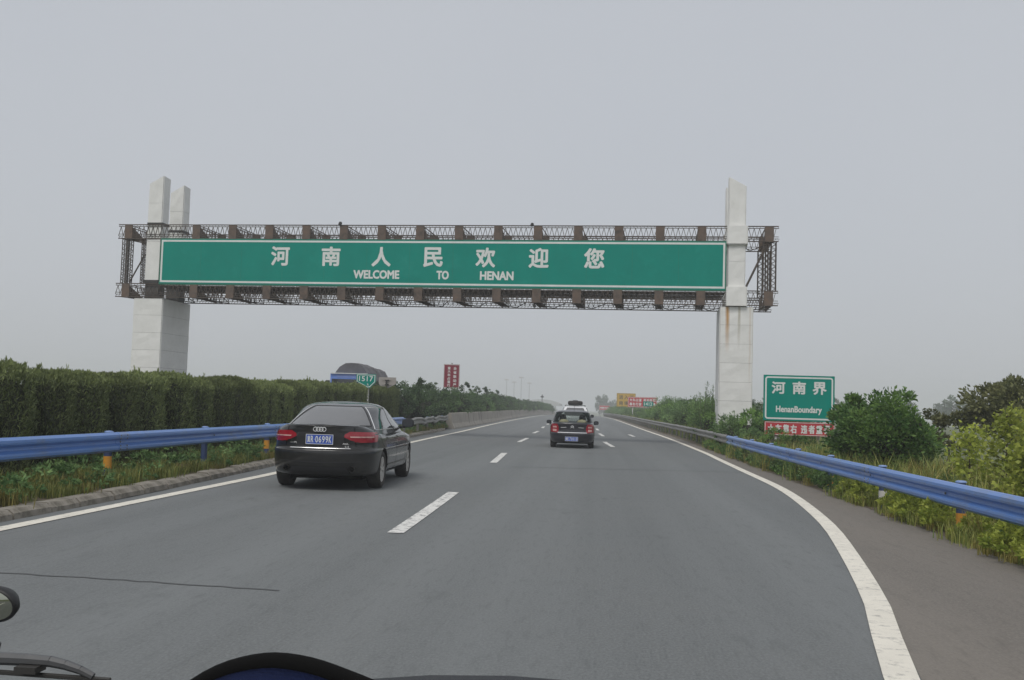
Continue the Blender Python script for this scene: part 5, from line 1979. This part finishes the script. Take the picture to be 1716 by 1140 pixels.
TG = [tuft_mesh(80, 0.28, 0.3, L_GRASS, 200 + j) for j in range(3)]
TD = [tuft_mesh(60, 0.24, 0.3, L_DRY, 210 + j) for j in range(3)]
TT = [tuft_mesh(80, 0.8, 0.5, L_GRASS, 220 + j, 0.0065) for j in range(3)]
TY = [tuft_mesh(70, 0.7, 0.5, L_DRY, 230 + j, 0.0065) for j in range(3)]
TW = [bush_mesh(170, 0.28, 0.28, 0.42, 0.075, 0.4, L_VERGE, 240 + j, 8, 0.02) for j in range(3)]
TB = [bush_mesh(170, 0.28, 0.28, 0.42, 0.075, 0.4, L_BUSH, 250 + j, 8, 0.02) for j in range(3)]
TWY = [bush_mesh(170, 0.3, 0.3, 0.5, 0.09, 0.45, L_YELL, 260 + j, 8, 0.02) for j in range(2)]
it = []
for _ in range(950):                    # under the median rail
    yy = 7 + 54 * random.random() ** 1.3
    kx = at_y(KP, yy) - 0.2
    x = kx - random.random() ** 1.4 * 1.6
    dry = (math.sin(yy * 1.1) + math.sin(yy * 2.7 + 1)) * 0.5 + random.uniform(-.6, .6)
    me = random.choice(TD) if dry > 0.62 else random.choice(TG if random.random() < .65 else TW)
    it.append((me, (x, yy, 0.1), random.uniform(0.45, 1.1), random.uniform(0, 6)))
joined("median_grass", it, "short green and straw coloured grass along the median kerb")
it = []
for _ in range(1150):                    # right verge from the nearest rail to the pillar
    yy = 6 + 38 * random.random()
    x = 4.52 + random.random() ** 1.2 * 4.5
    if yy < 19.5:
        r_ = random.random()
        me = random.choice(TY if r_ < .16 else (TT if r_ < .42 else (TWY if r_ < 0.72 else TW)))
        sc = random.uniform(.45, 1.0) * (0.6 if x < 4.9 else 1.0)
    else:
        r_ = random.random()
        me = random.choice(TW if r_ < .35 else (TB if r_ < .6 else (TT if r_ < .85 else TY)))
        sc = random.uniform(.5, 1.05) * (0.75 if x < 4.9 else 1.0)
    it.append((me, (x, yy, 0.0), sc, random.uniform(0, 6)))
for _ in range(420):                    # low weeds spilling over the asphalt edge
    yy = 7 + 12.5 * random.random()
    it.append((random.choice(TWY if random.random() < .45 else (TG if random.random() < .6 else TD)), (4.44 + abs(random.gauss(0, 0.35)), yy, 0), random.uniform(.4, .95), random.uniform(0, 6)))
for _ in range(420):                    # leafy weeds round the post feet
    yy = 18.5 + 24 * random.random()
    it.append((random.choice(TB if random.random() < .6 else TW), (4.5 + random.random() * 0.55, yy, 0), random.uniform(.5, 1.0), random.uniform(0, 6)))
for _ in range(700):                    # beyond the pillar
    yy = 44 + 110 * random.random() ** 1.5
    off_ = random.random() ** 0.7 * 1.9
    it.append((random.choice(TW if (off_ < .5 or random.random() < .5) else TT), (at_y(ROAD_R, yy) + 0.15 + off_, yy, zg(yy)), random.uniform(.35, .7) if off_ < .5 else random.uniform(.7, 1.2), random.uniform(0, 6)))
it = [q for q in it if not (4.35 < q[1][0] < 4.72 and any(abs(q[1][1] - py + 0.1) < 0.3 for _, py in pr))]
joined("verge_grass", it, "tangled grass and weeds along the right verge under the guardrail")

# far trees
FT = [bush_mesh(1700, 2.3, 2.3, 6.0, 0.5, 0.5, L_DARK, 300 + j, 48, 1.0) for j in range(3)]
TK = MB().bar((0, 0, 0), (0.1, 0, 4.5), 0.16, 7, 0.07).mesh("trunk", M_BARK)
for j in range(16):
    x = 1.0 + j * 1.9 + random.uniform(-.6, .6)
    hh = 1.85 if j < 3 else random.uniform(1.25, 1.5)
    plant("far_tree", (x, 505 + random.uniform(-12, 25), 0), (("crown", FT[j % 3]), ("trunk", TK)), "hazy tree in the distant row beyond the road bend", "tree", "hazy trees beyond the road bend", (1, 1, hh))
for j in range(30):
    x = 28 + j * 7 + random.uniform(-3, 3)
    plant("far_tree", (x, 300 + random.uniform(-20, 80), 0), (("crown", FT[j % 3]), ("trunk", TK)), "pale hazy tree on the far skyline at the right", "tree", "hazy trees on the right skyline", (1.3, 1.3, random.uniform(1.3, 1.7)))
for j in range(22):
    x = -60 - j * 9 + random.uniform(-3, 3)
    plant("far_tree", (x, 420 + random.uniform(-20, 80), 0), (("crown", FT[j % 3]), ("trunk", TK)), "hazy tree on the far skyline behind the median", "tree", "hazy trees on the left skyline", (1.3, 1.3, random.uniform(1.1, 1.4)))

# ------------------------------------------------------------------ the car the picture is taken from
own = empty("own_car", (0, 0.3, 0), label="front edge of the car the view is taken from, with dashboard, wiper and round mirror", cat="car")
OY = -0.3
mb = MB()
vs_, fs_ = [], []
nx, ny = 26, 10
for j in range(ny + 1):
    yy = 0.42 + 0.32 * j / ny
    for i in range(nx + 1):
        x = -0.75 + 1.5 * i / nx
        z = 1.313 - 0.6 * (x + 0.05) ** 2 - 0.006 * max(0, (j - 7) / 3) ** 2 - 0.03 * (1 - j / ny)
        vs_.append((x, yy + OY, z))
for j in range(ny):
    for i in range(nx):
        a = j * (nx + 1) + i
        fs_.append((a, a + 1, a + nx + 2, a + nx + 1))
k0 = len(vs_)
for i in range(nx + 1):
    v = vs_[ny * (nx + 1) + i]
    vs_.append((v[0], v[1] + 0.02, v[2] - 0.2))
for i in range(nx):
    fs_.append((ny * (nx + 1) + i, ny * (nx + 1) + i + 1, k0 + i + 1, k0 + i))
mb.add(vs_, fs_).obj("dashboard", M_DASH_, own, True)
wp = MB()
arm = [(-0.62, 0.95, 1.243), (-0.54, 0.95, 1.2435), (-0.515, 0.95, 1.243), (-0.5, 0.95, 1.2405), (-0.485, 0.95, 1.2365), (-0.472, 0.95, 1.231)]
for i in range(len(arm) - 1):
    a, b_ = arm[i], arm[i + 1]
    wp.bar((a[0], a[1] + OY, a[2]), (b_[0], b_[1] + OY, b_[2]), 0.0065 - 0.0006 * i, 8, 0.0065 - 0.0006 * (i + 1))
wq = wp.obj("wiper_arm", M_WIPER, own)
MB().box(-0.543, -0.522, 0.935 + OY, 0.955 + OY, 1.234, 1.24).obj("arm_clip", M_DKST, wq)
MB().bar((-0.66, 0.95 + OY, 1.232), (-0.455, 0.95 + OY, 1.2285), 0.0025, 6).obj("wiper_blade", M_DKST, wq)
mrr = MB().lathe([(0.0, 0.035), (0.03, 0.03), (0.046, 0.012), (0.05, 0.0), (0.047, -0.004), (0.044, -0.004)], 28, 'y')
m_o = mrr.obj("round_mirror", M_TRIM, own, True)
m_o.location = (-0.975, 1.6 + OY, 1.153)
m_o.rotation_euler = (R_(12), 0, R_(-8))
m_o.scale = (1, 1, 0.62)
gl = MB().lathe([(0.0, -0.012), (0.02, -0.0105), (0.035, -0.007), (0.0445, -0.003)], 28, 'y')
link("mirror_glass", gl.mesh("mirror_glass", mat("tinted_mirror", (0.42, 0.43, 0.36), 0.08, 1.0), True), m_o)
MB().bar((0, 0.02, 0), (-0.12, 0.06, -0.25), 0.012, 6).obj("mirror_stalk", M_DKST, m_o)
MB().bar((-0.445, 0.7 + OY, 1.2), (-0.423, 0.7 + OY, 1.322), 0.0055, 8).obj("pillar_trim", M_TRIM, own)

cap = empty("cloth_cap", (-0.185, 0.62, 1.3), label="navy cloth cap with black bound brim lying on the dashboard", cat="cap")
arc = [(-0.08, 0.012), (-0.062, 0.0245), (-0.045, 0.033), (-0.027, 0.0385), (-0.005, 0.0415), (0.02, 0.0395), (0.045, 0.0335), (0.07, 0.026), (0.1, 0.0125), (0.13, 0.0)]
arc = [(a * 0.87 - 0.0035, c * 0.97 + 0.0008) for a, c in arc]
A2 = resample([np.array([a, c]) for a, c in arc], 0.006)
vs_, fs_ = [], []
K = 6
for p in A2:
    for j in range(K + 1):
        t = j / K
        vs_.append((p[0], -0.16 * t + 0.01 * math.sin(p[0] * 60) * t, p[1] - 0.004 - 0.09 * t * t - 0.01 * t))
for i in range(len(A2) - 1):
    for j in range(K):
        a = i * (K + 1) + j
        fs_.append((a, a + 1, a + K + 2, a + K + 1))
cr = MB().add(vs_, fs_).obj("cap_crown", M_NAVY, cap, True)
md = cr.modifiers.new("thickness", 'SOLIDIFY')
md.thickness = 0.003
bd = MB()
K = 12
vs_, fs_ = [], []
for i, p in enumerate(A2):
    q0, q1 = A2[max(0, i - 1)], A2[min(len(A2) - 1, i + 1)]
    t = (q1 - q0) / np.linalg.norm(q1 - q0)
    rr = 0.0038 + 0.0034 * math.sin(math.pi * i / (len(A2) - 1)) ** 0.7
    for k in range(K):
        u = 2 * math.pi * k / K
        vs_.append((p[0] - t[1] * rr * math.cos(u), 0.6 * rr * math.sin(u), p[1] - 0.003 + t[0] * rr * math.cos(u)))
for i in range(len(A2) - 1):
    for k in range(K):
        fs_.append((i * K + k, i * K + (k + 1) % K, (i + 1) * K + (k + 1) % K, (i + 1) * K + k))
bd.add(vs_, fs_)
bd.obj("brim_binding", M_BAND, cap, True)

# ------------------------------------------------------------------ haze
hz = bpy.data.materials.new("haze")
hz.use_nodes = True
t = hz.node_tree
t.nodes.remove(t.nodes["Principled BSDF"])
pv = t.nodes.new("ShaderNodeVolumePrincipled")
pv.inputs["Color"].default_value = (0.93, 0.95, 0.97, 1)
pv.inputs["Density"].default_value = 0.0013
t.links.new(pv.outputs[0], t.nodes["Material Output"].inputs["Volume"])
MB().box(-1550, 1550, -110, 1650, -4.2, 34).obj("haze", hz, kind="stuff", label="thin grey summer haze over the whole landscape")
bpy.data.objects.remove(_to, do_unlink=True)
